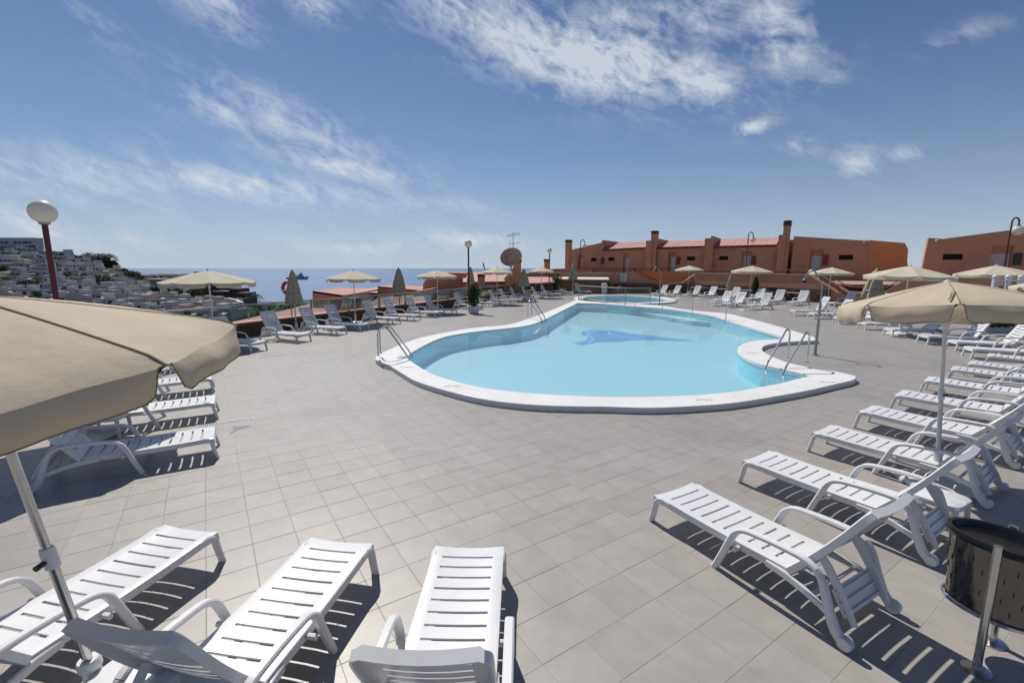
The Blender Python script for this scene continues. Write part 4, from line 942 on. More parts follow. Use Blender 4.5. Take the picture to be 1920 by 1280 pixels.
# ================================================================== TERRACE, STAIRS, BUILDINGS
def wallpoly(pl, px, off=0, ext=None, thick=.25, name='wall', m=None, parent=None, world_extra=None):
    P = [pl.w(*pl.on(x, y, off), off) for x, y in px]
    return MB().prism(P, pl.n*thick).obj(name, m, parent, smooth=False)
def pbox(pl, px, off, thick, name, m, parent):   # rectangle given by photo corners, box of its depth in front of plane
    (x0, y0, x1, y1) = px
    s0, za = pl.on(x0, (y0+y1)/2, off); s1, zb_ = pl.on(x1, (y0+y1)/2, off); sm_, zt = pl.on((x0+x1)/2, y0, off); _, zl = pl.on((x0+x1)/2, y1, off)
    P = [pl.w(s0, zl, off), pl.w(s1, zl, off), pl.w(s1, zt, off), pl.w(s0, zt, off)]
    return MB().prism(P, pl.n*thick).obj(name, m, parent, smooth=False)
def facade(pl, poly, holes, depth, m, parent, name='wall'):
    """front sheet with rectangular openings and their jambs. poly: [(s,z)], holes: [(s0,z0,s1,z1)]"""
    bm = bmesh.new()
    def V_(s, z, off=0): return bm.verts.new(pl.w(s, z, off))
    es = []
    vs = [V_(s, z) for s, z in poly]; es += [bm.edges.new((vs[i], vs[(i+1) % len(vs)])) for i in range(len(vs))]
    loops = []
    for s0, z0, s1, z1 in holes:
        hv = [V_(s0, z0), V_(s1, z0), V_(s1, z1), V_(s0, z1)]; es += [bm.edges.new((hv[i], hv[(i+1) % 4])) for i in range(4)]; loops.append(((s0, z0, s1, z1), hv))
    bmesh.ops.triangle_fill(bm, use_beauty=True, edges=es, normal=-pl.n)
    for (s0, z0, s1, z1), hv in loops:
        bk = [V_(s0, z0, depth), V_(s1, z0, depth), V_(s1, z1, depth), V_(s0, z1, depth)]
        for i in range(4): bm.faces.new((hv[i], hv[(i+1) % 4], bk[(i+1) % 4], bk[i]))
    # back and sides
    n = len(poly); bv = [V_(s, z, .35) for s, z in poly]
    for i in range(n): bm.faces.new((vs[i], vs[(i+1) % n], bv[(i+1) % n], bv[i]))
    bmesh.ops.recalc_face_normals(bm, faces=bm.faces[:])
    me = bpy.data.meshes.new(name); bm.to_mesh(me); bm.free(); me.materials.append(m); return link(name, me, parent)
def rect(pl, x0, y0, x1, y1):
    cx, cy = (x0+x1)/2, (y0+y1)/2
    return (pl.on(x0, cy)[0], pl.on(cx, y1)[1], pl.on(x1, cy)[0], pl.on(cx, y0)[1])
def door_in(pl, r, dx0, dtop, parent, rec=.35, white=True):
    """door leaf at the back of a recess r; leaf from dx0 (s) to r's right, up to dtop (z)"""
    s0, z0, s1, z1 = r
    back = MB().prism([pl.w(s0-.02, z0, rec), pl.w(s1+.02, z0, rec), pl.w(s1+.02, z1+.02, rec), pl.w(s0-.02, z1+.02, rec)], pl.n*.05).obj('recess_back', M_TERRA, parent, smooth=False)
    d = MB().prism([pl.w(dx0, z0, rec-.05), pl.w(s1-.02, z0, rec-.05), pl.w(s1-.02, dtop, rec-.05), pl.w(dx0, dtop, rec-.05)], pl.n*.045).obj('door', M_DOOR, parent, smooth=False)
    w_ = s1-dx0
    P = [(.18, .30), (.18, .80)]+[(.5-.32*math.cos(a), .80+.10*math.sin(a)) for a in (math.pi*k/6 for k in range(1, 6))]+[(.82, .80), (.82, .30)]
    P = [pl.w(dx0+x*w_, z0+y*(dtop-z0), rec-.062) for x, y in P]
    for i in range(len(P)): pass
    MB().tube(P+[P[0]], .014, 5).obj('panel_moulding', M_DOOR, d)
    MB().lathe([(0, -.04), (.025, -.04), (.025, .02), (0, .02)], 8, pl.w(dx0+.1*w_, z0+.5*(dtop-z0), rec-.08), Matrix.Rotation(R(90), 4, 'X')).obj('handle', M_STEEL, d)
def window_in(pl, r, parent, rec=.2):
    s0, z0, s1, z1 = r
    f = MB()
    for a in ((s0-.01, z0-.01, s1+.01, z0+.05), (s0-.01, z1-.03, s1+.01, z1+.01), (s0-.01, z0+.05, s0+.04, z1-.03), (s1-.04, z0+.05, s1+.01, z1-.03), ((s0+s1)/2-.02, z0+.05, (s0+s1)/2+.02, z1-.03)):
        f.prism([pl.w(a[0], a[1], rec), pl.w(a[2], a[1], rec), pl.w(a[2], a[3], rec), pl.w(a[0], a[3], rec)], pl.n*.04)
    fr_ = f.obj('window', M_DARKGL, parent, smooth=False)
    MB().prism([pl.w(s0, z0, rec+.02), pl.w(s1, z0, rec+.02), pl.w(s1, z1, rec+.02), pl.w(s0, z1, rec+.02)], pl.n*.01).obj('pane', M_DARKGL, fr_, smooth=False)
    MB().prism([pl.w(s0-.05, z0-.05, -.03), pl.w(s1+.05, z0-.05, -.03), pl.w(s1+.05, z0-.002, -.03), pl.w(s0-.05, z0-.002, -.03)], pl.n*.26).obj('sill', M_CAP, fr_, smooth=False)
def chimney(pl, x0, ytop, ycap, x1, ybot, off, dep, parent, nm='chimney', m=M_TERRA):
    s0, _ = pl.on(x0, ycap, off); s1, _ = pl.on(x1, ycap, off); _, zc = pl.on((x0+x1)/2, ycap, off); _, zt = pl.on((x0+x1)/2, ytop, off); _, zb_ = pl.on((x0+x1)/2, ybot, off)
    sh = MB().prism([pl.w(s0, zb_, off), pl.w(s1, zb_, off), pl.w(s1, zb_, off+dep), pl.w(s0, zb_, off+dep)], Vector((0, 0, zc-zb_))).obj(nm, m, parent, smooth=False)
    k = MB(); n_ = 4; hh = (zt-zc)/(n_+.5)
    for i in range(n_):
        e = .06 if i % 2 == 0 else -.04
        if i == n_-1: e = 0
        k.prism([pl.w(s0-e, zc+hh*i, off-e), pl.w(s1+e, zc+hh*i, off-e), pl.w(s1+e, zc+hh*i, off+dep+e), pl.w(s0-e, zc+hh*i, off+dep+e)], Vector((0, 0, hh*.98)))
    k.obj('chimney_cap', M_STONE, sh, smooth=False)
FT = 1.25     # terrace floor level
BP = Plane((6.67, 56.5), (.85, -.53))
bld = thing('terrace_house_row', 'long terracotta apartment row with pink mono-pitch roofs and chimneys on the raised terrace', 'building', (15, 44, 0))
bld.location = (0, 0, 0)
def poly_on(pl, pts): return [pl.on(x, y) for x, y in pts]
def base_to(poly, z):  # keep top points, drop last two to the floor
    return poly
u0s = BP.on(1069, 500)[0]; u0m = BP.on(1131, 500)[0]; u0e = BP.on(1209, 500)[0]; u1s = BP.on(1231, 500)[0]; u1e = BP.on(1319, 500)[0]; u2s = BP.on(1335, 500)[0]; u2e = BP.on(1456, 500)[0]; u3s = BP.on(1483, 500)[0]; u3e = BP.on(1630, 500)[0]
zz = lambda x, y: BP.on(x, y)[1]
units = [
 ([(u0s, 0.3), (u0m, .3), (u0m, zz(1131, 454)), (u0s, zz(1069, 468.5))], [(1083, 477, 1093, 512), (1108, 483.2, 1118.5, 490)], [1087.5, 484]),
 ([(u0m, .3), (u0e, .3), (u0e, zz(1209, 464.5)), (u0m, zz(1131, 468.3))], [(1140.5, 482.3, 1152, 489.2), (1168, 474.5, 1180, 512)], [1171.5, 483]),
 ([(u1s, .3), (u1e, .3), (u1e, zz(1319, 462)), (u1s, zz(1231, 464.8))], [(1253, 473, 1267.5, 512), (1288, 480.6, 1303.5, 488.2)], [1257, 481.5]),
 ([(u2s, .3), (u2e, .3), (u2e, zz(1455, 459.6)), (u2s, zz(1335, 462.6))], [(1348, 480.2, 1365, 487.6), (1390, 470.8, 1409, 513)], [1393.5, 480.5]),
 ([(u3s, .3), (u3e, .3), (u3e, zz(1630, 452)), (u3s, zz(1483, 443))], [(1518, 468, 1541.5, 515), (1573, 477.7, 1599.5, 487)], [1521, 479.5])]
for poly, ops, dr in units:
    hs = []
    for o_ in ops:
        r_ = list(rect(BP, *o_)); 
        if o_[3] > 505: r_[1] = FT
        hs.append(tuple(r_))
    fc = facade(BP, poly, hs, .36, M_TERRA, bld)
    for o_, r_ in zip(ops, hs):
        if o_[3] > 505: door_in(BP, r_, BP.on(dr[0], 490)[0], BP.on(dr[0], dr[1])[1], bld)
        else: window_in(BP, r_, bld)
# roofs
rg = 5.0
def roofq(x0, ye0, x1, ye1, yr, nm='roof'):
    a = BP.on(x0, ye0); b_ = BP.on(x1, ye1); zr_ = BP.on((x0+x1)/2+12, yr, rg)[1]
    P = [BP.w(a[0], a[1], -.18), BP.w(b_[0], b_[1], -.18), BP.w(b_[0], zr_, rg), BP.w(a[0], zr_, rg)]
    r_ = MB().prism(P, Vector((0, 0, .06))).obj(nm, M_ROOF, bld, smooth=False)
    MB().prism([BP.w(a[0]+.02, a[1]-.14, -.2), BP.w(b_[0]-.02, b_[1]-.14, -.2), BP.w(b_[0]-.02, b_[1]+.05, -.2), BP.w(a[0]+.02, a[1]+.05, -.2)], BP.n*.03).obj('fascia', M_DKRED, r_, smooth=False)
    L_ = b_[0]-a[0]; k = .6
    seams = MB()
    while k < L_: 
        seams.prism([P[0].lerp(P[1], k/L_)+Vector((0, 0, .06)), P[0].lerp(P[1], (k+.05)/L_)+Vector((0, 0, .06)), P[3].lerp(P[2], (k+.05)/L_)+Vector((0, 0, .06)), P[3].lerp(P[2], k/L_)+Vector((0, 0, .06))], Vector((0, 0, .015))); k += .6
    seams.obj('roof_seams', M_ROOF, r_, smooth=False)
    return zr_
z1 = roofq(1131, 468.3, 1209, 464.5, 454.8); z2 = roofq(1231, 464.8, 1319, 462, 452); z3 = roofq(1335, 462.6, 1456, 459.6, 447.5)
def fin(x0, x1, ytop, dep, off=-.5, m=M_TERRA, zb_=.3):
    s0 = BP.on(x0, 490, off)[0]; s1 = BP.on(x1, 490, off)[0]; zt = BP.on(x0, ytop, off)[1]
    MB().prism([BP.w(s0, zb_, off), BP.w(s1, zb_, off), BP.w(s1, zb_, off+dep), BP.w(s0, zb_, off+dep)], Vector((0, 0, zt-zb_))).obj('party_wall', m, bld, smooth=False)
# side-on parapets that hide the left ends of the roofs
for (sx_, zr_) in ((u0m-.25, z1), (u1s-.3, z2), (u2s-.3, z3)):
    MB().prism([BP.w(sx_, .5, .02), BP.w(sx_+.25, .5, .02), BP.w(sx_+.25, .5, rg), BP.w(sx_, .5, rg)], Vector((0, 0, zr_+.1-.5))).obj('roof_parapet', M_TERRA, bld, smooth=False)
fin(1209.5, 1221, 451.2, 5); fin(1319, 1335, 447, 5); fin(1456, 1469.5, 440.5, 5)
chimney(BP, 1221, 432, 438, 1232, 520, -.35, .7, bld); chimney(BP, 1469.5, 412, 423, 1483, 520, -.35, .9, bld); chimney(BP, 1060, 449, 454, 1069, 520, -.1, .6, bld)
for r_ in ((1126.3, 482.5, 1132.3, 495), (1267.6, 481.3, 1275, 496), (1408.5, 480.3, 1417, 497), (1542.3, 478, 1553, 496.6)):
    bx_ = pbox(BP, r_, -.12, .1, 'meter_box', M_REDBOX, bld)
# bulk behind the facade, flat roof of the end unit
MB().prism([BP.w(u3s, .3, .36), BP.w(u3e, .3, .36), BP.w(u3e, .3, 7), BP.w(u3s, .3, 7)], Vector((0, 0, BP.on(1560, 449)[1]-.45))).obj('rear_block', M_TERRA, bld, smooth=False)
MB().prism([BP.w(u0s, .3, .36), BP.w(u0m-.3, .3, .36), BP.w(u0m-.3, .3, 5), BP.w(u0s, .3, 5)], Vector((0, 0, zz(1069, 468.5)-.4))).obj('rear_block', M_TERRA, bld, smooth=False)
MB().prism([BP.w(u0s, .3, rg), BP.w(u3s, .3, rg), BP.w(u3s, .3, 8), BP.w(u0s, .3, 8)], Vector((0, 0, z1-.5))).obj('rear_block', M_TERRA, bld, smooth=False)
# end wall, turned and given a stronger orange base colour
EP = Plane(BP.w(u3e, 0).to_2d(), (.97, -.24))
wallpoly(EP, [(1630, 450), (1697, 455.6), (1703, 468), (1701, 490), (1704, 505), (1706, 550), (1630, 552)], 0, thick=3.5, name='end_wall', m=M_TERRA2, parent=bld)
MB().tube([BP.w(BP.on(1620, 455)[0], BP.on(1620, 455)[1], -.02), BP.w(BP.on(1620, 455)[0], BP.on(1620, 455)[1]-.05, -.4)], .09, 8).obj('rain_spout', M_TERRA2, bld)
# right-hand building
RP = Plane(AT(1730, 500, 34).to_2d(), (.9, -.43))
bR = thing('corner_building', 'terracotta building at the right edge with a white door and a dark slit window', 'building'); 
zr = lambda x, y: RP.on(x, y)[1]; rs = lambda x: RP.on(x, 490)[0]
hs = [rect(RP, 1768, 476, 1806, 487), (rs(1856), FT, rs(1897), zr(1876, 461))]
facade(RP, [(rs(1727), .3), (rs(2100), .3), (rs(2100), zr(2100, 400)), (rs(1960), zr(1960, 421)), (rs(1890), zr(1890, 431)), (rs(1762), zr(1762, 448)), (rs(1735), zr(1735, 446))], hs, .36, M_TERRA, bR)
window_in(RP, hs[0], bR); door_in(RP, hs[1], rs(1859), zr(1875, 475.5), bR)
MB().prism([RP.w(rs(1735)+.2, .3, .36), RP.w(rs(2100), .3, .36), RP.w(rs(2100), .3, 6), RP.w(rs(1735)+6, .3, 6)], Vector((0, 0, 3.6))).obj('rear_block', M_TERRA, bR, smooth=False)
pbox(RP, (1901, 475, 1916, 497), -.12, .1, 'meter_box', M_BLACK, bR)
MB().tube([RP.w(rs(1749), zr(1749, 451), -.02), RP.w(rs(1749), zr(1749, 451)-.05, -.4)], .08, 8).obj('rain_spout', M_TERRA2, bR)

# terrace wall with stair notch
TP = Plane((5.0, 45.2), (12, -1.7)); TP2 = Plane((17.0, 43.4), (4.7, -11.9)); TP3 = Plane((22.4, 31.0), (4.2, -7))
ter = thing('terrace_wall', 'orange retaining wall of the raised terrace with a sunken stair in the middle', 'retaining wall')
ts = lambda x, p=TP: p.on(x, 530)[0]
def tw(pts, off, thick, m, p=TP, nm='wall_panel'): return MB().prism([p.w(*p.on(x, y, off), off) for x, y in pts], p.n*thick).obj(nm, m, ter, smooth=False)
tw([(1040, 511), (1190, 511.5), (1232, 534), (1232, 560), (1040, 560)], 0, .25, M_TERRA3)
tw([(1279, 530), (1303, 514), (1303, 560), (1232, 560), (1232, 534)], 0, .25, M_TERRA)
tw([(1302, 514), (1314, 512.8), (1520, 515.5), (1573, 549), (1573, 585), (1302, 575)], 0, .25, M_TERRA, TP2)
tw([(1186, 508.8), (1318, 509.5), (1318, 545), (1186, 545)], 2.4, .2, M_TERRA2)
tw([(1527, 511), (1592, 548), (1640, 549), (1640, 580), (1527, 580)], 1.5, .25, M_TERRA, TP2)
tw([(1597, 550), (1655, 550), (1703, 524), (1735, 521.5), (1865, 521.5), (2050, 521), (2050, 575), (1597, 585)], .0, .25, M_TERRA, TP3)
def strip(pts, off, m, nm, p=TP):
    P = [p.w(*p.on(x, y, off), off) for x, y in pts]; MB().sweep(P, .34, .05).obj(nm, m, ter, smooth=False)
strip([(1040, 510.6), (1190, 511), (1232, 533.5)], .12, M_CAP, 'wall_cap'); strip([(1280, 529.5), (1303, 513.5)], .12, M_CAP, 'wall_cap')
strip([(1303, 513), (1314, 512.3), (1520, 515), (1573, 548.5)], .12, M_CAP, 'wall_cap', TP2); strip([(1527, 510.6), (1592, 547.6), (1640, 549)], 1.62, M_CAP, 'wall_cap', TP2)
strip([(1598, 549.8), (1657, 549.5), (1703, 523.6), (1735, 521.2), (2050, 520.6)], .12, M_CAP, 'wall_cap', TP3)
P = [(3, 48.6), (17.6, 46.6), (18.6, 43.8), (23.6, 31.9), (25.2, 31.2), (44, 1), (60, 10), (34, 48), (8, 64), (0, 64)]
MB().prism([Vector((x, y, FT-.15)) for x, y in P], Vector((0, 0, .15))).obj('terrace_floor', M_CAP, ter, smooth=False)
sa, sb_ = ts(1523, TP2), ts(1588, TP2); dsx = (sb_-sa)/10
for k in range(10):
    s_ = sa+k*dsx
    MB().prism([TP2.w(s_, .0, .3), TP2.w(s_+dsx, .0, .3), TP2.w(s_+dsx, .0, 1.45), TP2.w(s_, .0, 1.45)], Vector((0, 0, FT-(k+.5)*FT/10.5))).obj('step', M_CAP, ter, smooth=False)
st = thing('stone_planter', 'long dark stone base wall at the foot of the terrace', 'stone wall')
for p, s0_, s1_, hh_, o_ in ((TP, ts(1128), ts(1302), .88, -.45), (TP2, .3, ts(1560, TP2), .92, -.45)):
    MB().prism([p.w(s0_, 0, o_), p.w(s1_, 0, o_), p.w(s1_, 0, -.02), p.w(s0_, 0, -.02)], Vector((0, 0, hh_))).obj('stone_face', M_STONE, st, smooth=False)
    k = s0_
    rs_ = random.Random(4)
    while k < s1_-.9:
        for row in range(3):
            z_ = .15+.27*row; l_ = rs_.uniform(.55, .85); q = k+.25*row
            MB().prism([p.w(q+.03, z_-.12, o_-.05), p.w(q+l_, z_-.11, o_-.05), p.w(q+l_-.03, z_+.11, o_-.05), p.w(q, z_+.10, o_-.05)], p.n*.06).obj('stone', M_STONE, st, smooth=False)
        k += .92
pr_ = thing('white_pipe_rail', 'thin pale pipe rail in front of the dark stone base', 'rail')
MB().tube([TP2.w(.6, .62, -.8), TP2.w(ts(1535, TP2), .60, -.8)], .025, 6).obj('pipe', M_POLE, pr_)
for f_ in (0, .25, .5, .75, 1):
    q = .6+(ts(1535, TP2)-.6)*f_; MB().tube([TP2.w(q, 0, -.8), TP2.w(q, .62, -.8)], .02, 6).obj('post', M_POLE, pr_)
ac = thing('air_conditioner', 'white air conditioner unit on the terrace wall', 'air conditioner')
pbox(TP, (1163, 512.5, 1175.5, 528), -.42, .4, 'casing', M_DOOR, ac); pbox(TP, (1165, 514.5, 1171.5, 525.5), -.44, .02, 'fan_grille', M_GALV, ac)
aw = thing('flat_awning', 'long thin pale awning edge left of the air conditioner', 'awning')
s0 = TP.on(1040, 524, -1.6); s1_ = TP.on(1142, 525, -1.6)
MB().prism([TP.w(s0[0], s0[1], -1.6), TP.w(s1_[0], s1_[1], -1.6), TP.w(s1_[0], s1_[1]+.25, 0), TP.w(s0[0], s0[1]+.25, 0)], Vector((0, 0, .05))).obj('canopy', M_TAWN, aw, smooth=False)
MB().tube([TP.w(s0[0]+.3, 0, -1.5), TP.w(s0[0]+.3, s0[1], -1.5)], .04, 6).obj('post', M_DKRED, aw); MB().tube([TP.w(s1_[0]-.3, 0, -1.5), TP.w(s1_[0]-.3, s1_[1], -1.5)], .04, 6).obj('post', M_DKRED, aw)
rk = thing('rock_pile', 'pile of dark rocks under the air conditioner', 'rocks'); rnd = random.Random(5)
for k in range(9):
    c = TP.w(ts(1140+k*2.6), 0, -.7-rnd.random()*.5); r = rnd.uniform(.25, .5); vs = MB()
    vs.lathe([(0, 0), (r*.9, .05), (r, r*.5), (r*.6, r*1.1), (0, r*1.25)], 7, c+Vector((0, 0, rnd.choice((0, 0, .4))))); vs.obj('rock', M_STONE, rk, smooth=False)
bn = thing('white_bin', 'small white box standing by the rocks below the terrace', 'bin', TP.w(ts(1131), 0, -2.2))
MB().lathe([(.22, 0), (.25, .02), (.27, .8), (.29, .82), (.24, .95), (0, 1)], 14).obj('body', M_POT, bn)
# red railing on top of the walls
def redrail(pts, off, h_, label):
    root = thing('terrace_railing', label, 'railing'); P = [pl.w(*pl.on(x, y, off), off) for pl, x, y in pts]
    MB().tube([p_+Vector((0, 0, h_)) for p_ in P], .035, 6).obj('rail', M_DKRED, root); MB().tube([p_+Vector((0, 0, h_*.45)) for p_ in P], .022, 6).obj('lower_rail', M_DKRED, root)
    for i in range(len(P)-1):
        L_ = (P[i+1]-P[i]).length; n_ = max(1, int(L_/1.5))
        for k in range(n_+1):
            q = P[i].lerp(P[i+1], k/n_); MB().tube([q, q+Vector((0, 0, h_))], .022, 6).obj('post', M_DKRED, root)
redrail([(TP, 1076, 511), (TP, 1190, 511.5), (TP, 1232, 534)], .12, .38, 'dark red railing on the terrace wall left of the sunken stair')
redrail([(TP, 1281, 529.5), (TP2, 1306, 513), (TP2, 1518, 515.5), (TP2, 1572, 548)], .12, .36, 'dark red railing on the terrace wall right of the sunken stair')
redrail([(TP, 1188, 509.4), (TP, 1318, 510)], 2.5, .34, 'dark red railing behind the sunken stair')
redrail([(TP2, 1530, 512), (TP2, 1592, 548), (TP2, 1638, 549.5)], 1.62, .34, 'dark red railing down the right-hand stair and landing')
redrail([(TP3, 1659, 549.5), (TP3, 1703, 524), (TP3, 1735, 521.8), (TP3, 1860, 521.5)], .12, .30, 'dark red railing up the ramp to the corner building')

# white fence on the right
wf = thing('white_fence', 'white post fence with clear panels at the right edge', 'fence'); 
FY = 17.5
for x in (1865, 1889.5, 1913, 1938): 
    q = AT(x, 530, FY); MB().box(-.075, .075, -.05, .05, 0, 2.0, Matrix.Translation((q.x, q.y, 0))).lathe([(.10, 2.0), (.10, 2.04), (.05, 2.10), (0, 2.11)], 12, (q.x, q.y, 0)).obj('post', mat('fence_white', (.6, .62, .68), .6), wf)
qa, qb = AT(1865, 530, FY), AT(1938, 530, FY)
MB().box(qa.x, qb.x, FY-.02, FY+.02, 1.86, 1.92).obj('top_rail', M_POT, wf)
for i in range(3):
    a, b_ = AT((1865, 1889.5, 1913)[i], 530, FY).x+.09, AT((1889.5, 1913, 1938)[i], 530, FY).x-.09
    MB().box(a, b_, FY-.006, FY+.006, .3, 1.84).obj('clear_panel', M_GLASS, wf, smooth=False)

# ================================================================== LOWER BUILDINGS BEYOND THE RAILING
def blk(px, Y, dep, m, nm, parent): 
    P = [AT(x, y, Y) for x, y in px]; return MB().prism(P, Vector((0, dep, 0))).obj(nm, m, parent, smooth=False)
def quad3(pts, m, nm, parent, th=.12): return MB().prism([AT(x, y, Y) for x, y, Y in pts], Vector((0, 0, -th))).obj(nm, m, parent, smooth=False)
A = thing('lower_house', 'salmon house with broad pink roof below the glass railing, nearest the sea gap', 'building')
quad3([(395, 620, 20), (620, 600, 22), (640, 553, 33), (600, 566, 33), (438, 603, 26)], M_ROOF, 'roof', A)
blk([(586, 546), (600, 547.5), (642, 554), (660, 620), (586, 620)], 27, 5, M_TERRA3, 'wall', A)
quad3([(586, 545, 27), (642, 553, 27), (716, 541, 40), (640, 541, 40)], M_ROOF, 'roof', A)
B_ = thing('lower_house', 'salmon house with stepped wall and pink roofs behind the second folded parasol', 'building')
quad3([(600, 590, 29), (800, 566, 31), (795, 540, 44), (712, 537.5, 44), (620, 556, 40)], M_ROOF, 'roof', B_)
blk([(708, 537), (722, 538.5), (797, 546), (797, 590), (708, 590)], 38, 6, M_TERRA, 'wall', B_)
quad3([(708, 536.5, 38), (797, 545, 38), (797, 537, 50), (730, 535.8, 50)], M_ROOF, 'roof', B_)
C_ = thing('lower_house', 'large salmon block with a curved corner right of the third open parasol', 'building')
blk([(799, 510.5), (870, 511.8), (870, 600), (793, 600), (793, 533), (797, 526), (799, 524)], 40, 8, M_TERRA3, 'wall', C_)
blk([(775, 547), (812, 541), (812, 600), (775, 600)], 36, 3, M_TERRA, 'lower_wall', C_)
D_ = thing('lower_house', 'salmon house with pink roof and tapered chimney tower behind the railing loungers', 'building')
quad3([(868, 530, 36), (972, 527.5, 36), (945, 509.5, 46), (868, 509.5, 46)], M_ROOF, 'roof', D_)
blk([(868, 530), (975, 528), (975, 580), (868, 580)], 36.2, 6, M_TERRA3, 'wall', D_)
blk([(868, 529), (973, 526.8), (973, 529.8), (868, 532)], 35.9, .1, M_DKRED, 'fascia', D_)
tw_ = blk([(966, 492), (977, 492), (977, 528), (955, 534), (948, 532), (945, 522), (955, 512), (962, 503)], 35.6, 1.4, M_TERRA2, 'chimney_tower', D_)
for k in range(3): 
    a, b_ = AT(964.5-k % 2, 492-k*2.2, 35.5), AT(978+k % 2, 490.4-k*2.2, 35.5); MB().box(a.x, b_.x, 35.4, 37.1, a.z, b_.z).obj('tower_cap', M_STONE, tw_, smooth=False)
ch = blk([(895.6, 519), (908, 519), (908, 545), (895.6, 545)], 33, .8, M_TERRA3, 'chimney', D_)
for k in range(3): 
    a, b_ = AT(894.8+k % 2, 519-k*1.8, 32.9), AT(908.8-k % 2, 517.4-k*1.8, 32.9); MB().box(a.x, b_.x, 32.8, 34, a.z, b_.z).obj('chimney_cap', M_STONE, ch, smooth=False)
blk([(868, 509), (945, 509), (945, 511), (868, 511)], 46, .2, M_DKRED, 'ridge', D_)
E_ = thing('lower_house', 'brown walled house with a small chimney behind the middle globe lamp', 'building')
blk([(975, 516), (985, 512.5), (1021, 506), (1046, 503.8), (1110, 503.8), (1110, 560), (975, 560)], 47, 8, M_TERRA, 'wall', E_)
quad3([(978, 532, 40), (1040, 528, 40), (1035, 519, 46), (982, 519, 46)], M_ROOF, 'roof', E_)
c2 = blk([(1021, 490), (1031, 490), (1031, 512), (1021, 512)], 46.5, .7, M_TERRA, 'chimney', E_)
a, b_ = AT(1020.5, 490, 46.4), AT(1031.5, 485.8, 46.4); MB().box(a.x, b_.x, 46.3, 47.4, a.z, b_.z).obj('chimney_cap', M_STONE, c2, smooth=False)
ch = blk([(649, 566), (664, 566), (664, 580), (649, 580)], 26, .7, M_TERRA3, 'chimney', A)
for k in range(3):
    a, b_ = AT(647.5+k % 2, 566-k*2.4, 25.9), AT(665.5-k % 2, 564-k*2.4, 25.9); MB().box(a.x, b_.x, 25.8, 26.9, a.z, b_.z).obj('chimney_cap', M_STONE, ch, smooth=False)
# satellite dish
q = AT(959, 484.5, 34.5)
dsh = thing('satellite_dish', 'large weathered satellite dish on the roof beside the chimney tower', 'satellite dish', q)
Md = Matrix.Rotation(R(0), 4, 'Z') @ Matrix.Rotation(R(-16), 4, 'Y') @ Matrix.Rotation(R(-52), 4, 'X')
MB().lathe([(0, 0), (.25, .01), (.5, .05), (.74, .12), (.82, .16), (.82, .18), (.74, .145), (.5, .075), (.25, .035), (0, .025)], 32, (0, 0, 0), Md).obj('reflector', M_DISH, dsh)
MB().lathe([(.0, -.06), (.36, -.055), (.40, -.02), (.40, .02)], 20, (0, 0, 0), Md).obj('rear_ring', M_DISH, dsh)
MB().tube([(0, 0, -.05), (.0, .35, -.3), (0, .35, -1.6)], .05, 8).obj('mast', M_GALV, dsh)
MB().tube([(0, .3, -.3), (-.3, .5, -1.6)], .03, 6).obj('brace', M_GALV, dsh)
q = AT(905.5, 498, 45); d2 = thing('satellite_dish', 'small satellite dish seen edge-on above the pink roof', 'satellite dish', q)
MB().lathe([(0, 0), (.2, .02), (.42, .1), (.42, .12), (.2, .04), (0, .02)], 20, (0, 0, 0), Matrix.Rotation(R(75), 4, 'Y')).obj('reflector', M_DISH, d2)
MB().tube([(.0, 0, 0), (.2, 0, -.4), (.2, 0, -.9)], .04, 6).obj('mast', M_GALV, d2)
# tv aerial
q = AT(962, 470, 36); q0 = AT(962, 488, 36)
ant = thing('tv_aerial', 'tall television aerial rising behind the satellite dish', 'aerial', q0); H_ = AT(960.5, 434, 36).z-q0.z
MB().tube([(0, 0, -1.2), (0, 0, H_)], .025, 6).obj('mast', M_GALV, ant)
for zf, x0, x1, el in ((.62, -.35, .6, 3), (.93, -.05, .55, 6), (.88, -.5, -.05, 5)):
    bo = MB().tube([(x0, 0, H_*zf-.1), (x1, 0, H_*zf)], .013, 5).obj('boom', M_GALV, ant)
    for k in range(el):
        x = x0+(x1-x0)*(k+.3)/el; hl = .14 if el > 3 else .28
        if el == 3 and k > 0: hl = .05
        MB().tube([(x, 0, H_*zf-.05-hl), (x, 0, H_*zf-.05+hl)], .009, 4).obj('element', M_GALV, bo)
# street lamp beyond the railing
q = AT(465, 577, 26); sl = thing('street_lamp', 'grey street lamp head reaching left beyond the glass railing', 'street lamp', (q.x, q.y, -7))
MB().tube(smoothpoly([(0, 0, 0), (0, 0, q.z+6.2), (-.1, 0, q.z+7.1), (-.45, 0, q.z+7.35), (-.75, 0, q.z+7.42)], closed=False), .04, 8).obj('pole', M_GALV, sl)
MB().lathe([(0, -.38), (.07, -.33), (.12, -.1), (.11, .1), (.05, .3), (0, .32)], 12, (-.95, 0, q.z+7.44), Matrix.Rotation(R(97), 4, 'Y')).obj('lamp_head', M_DOOR, sl)

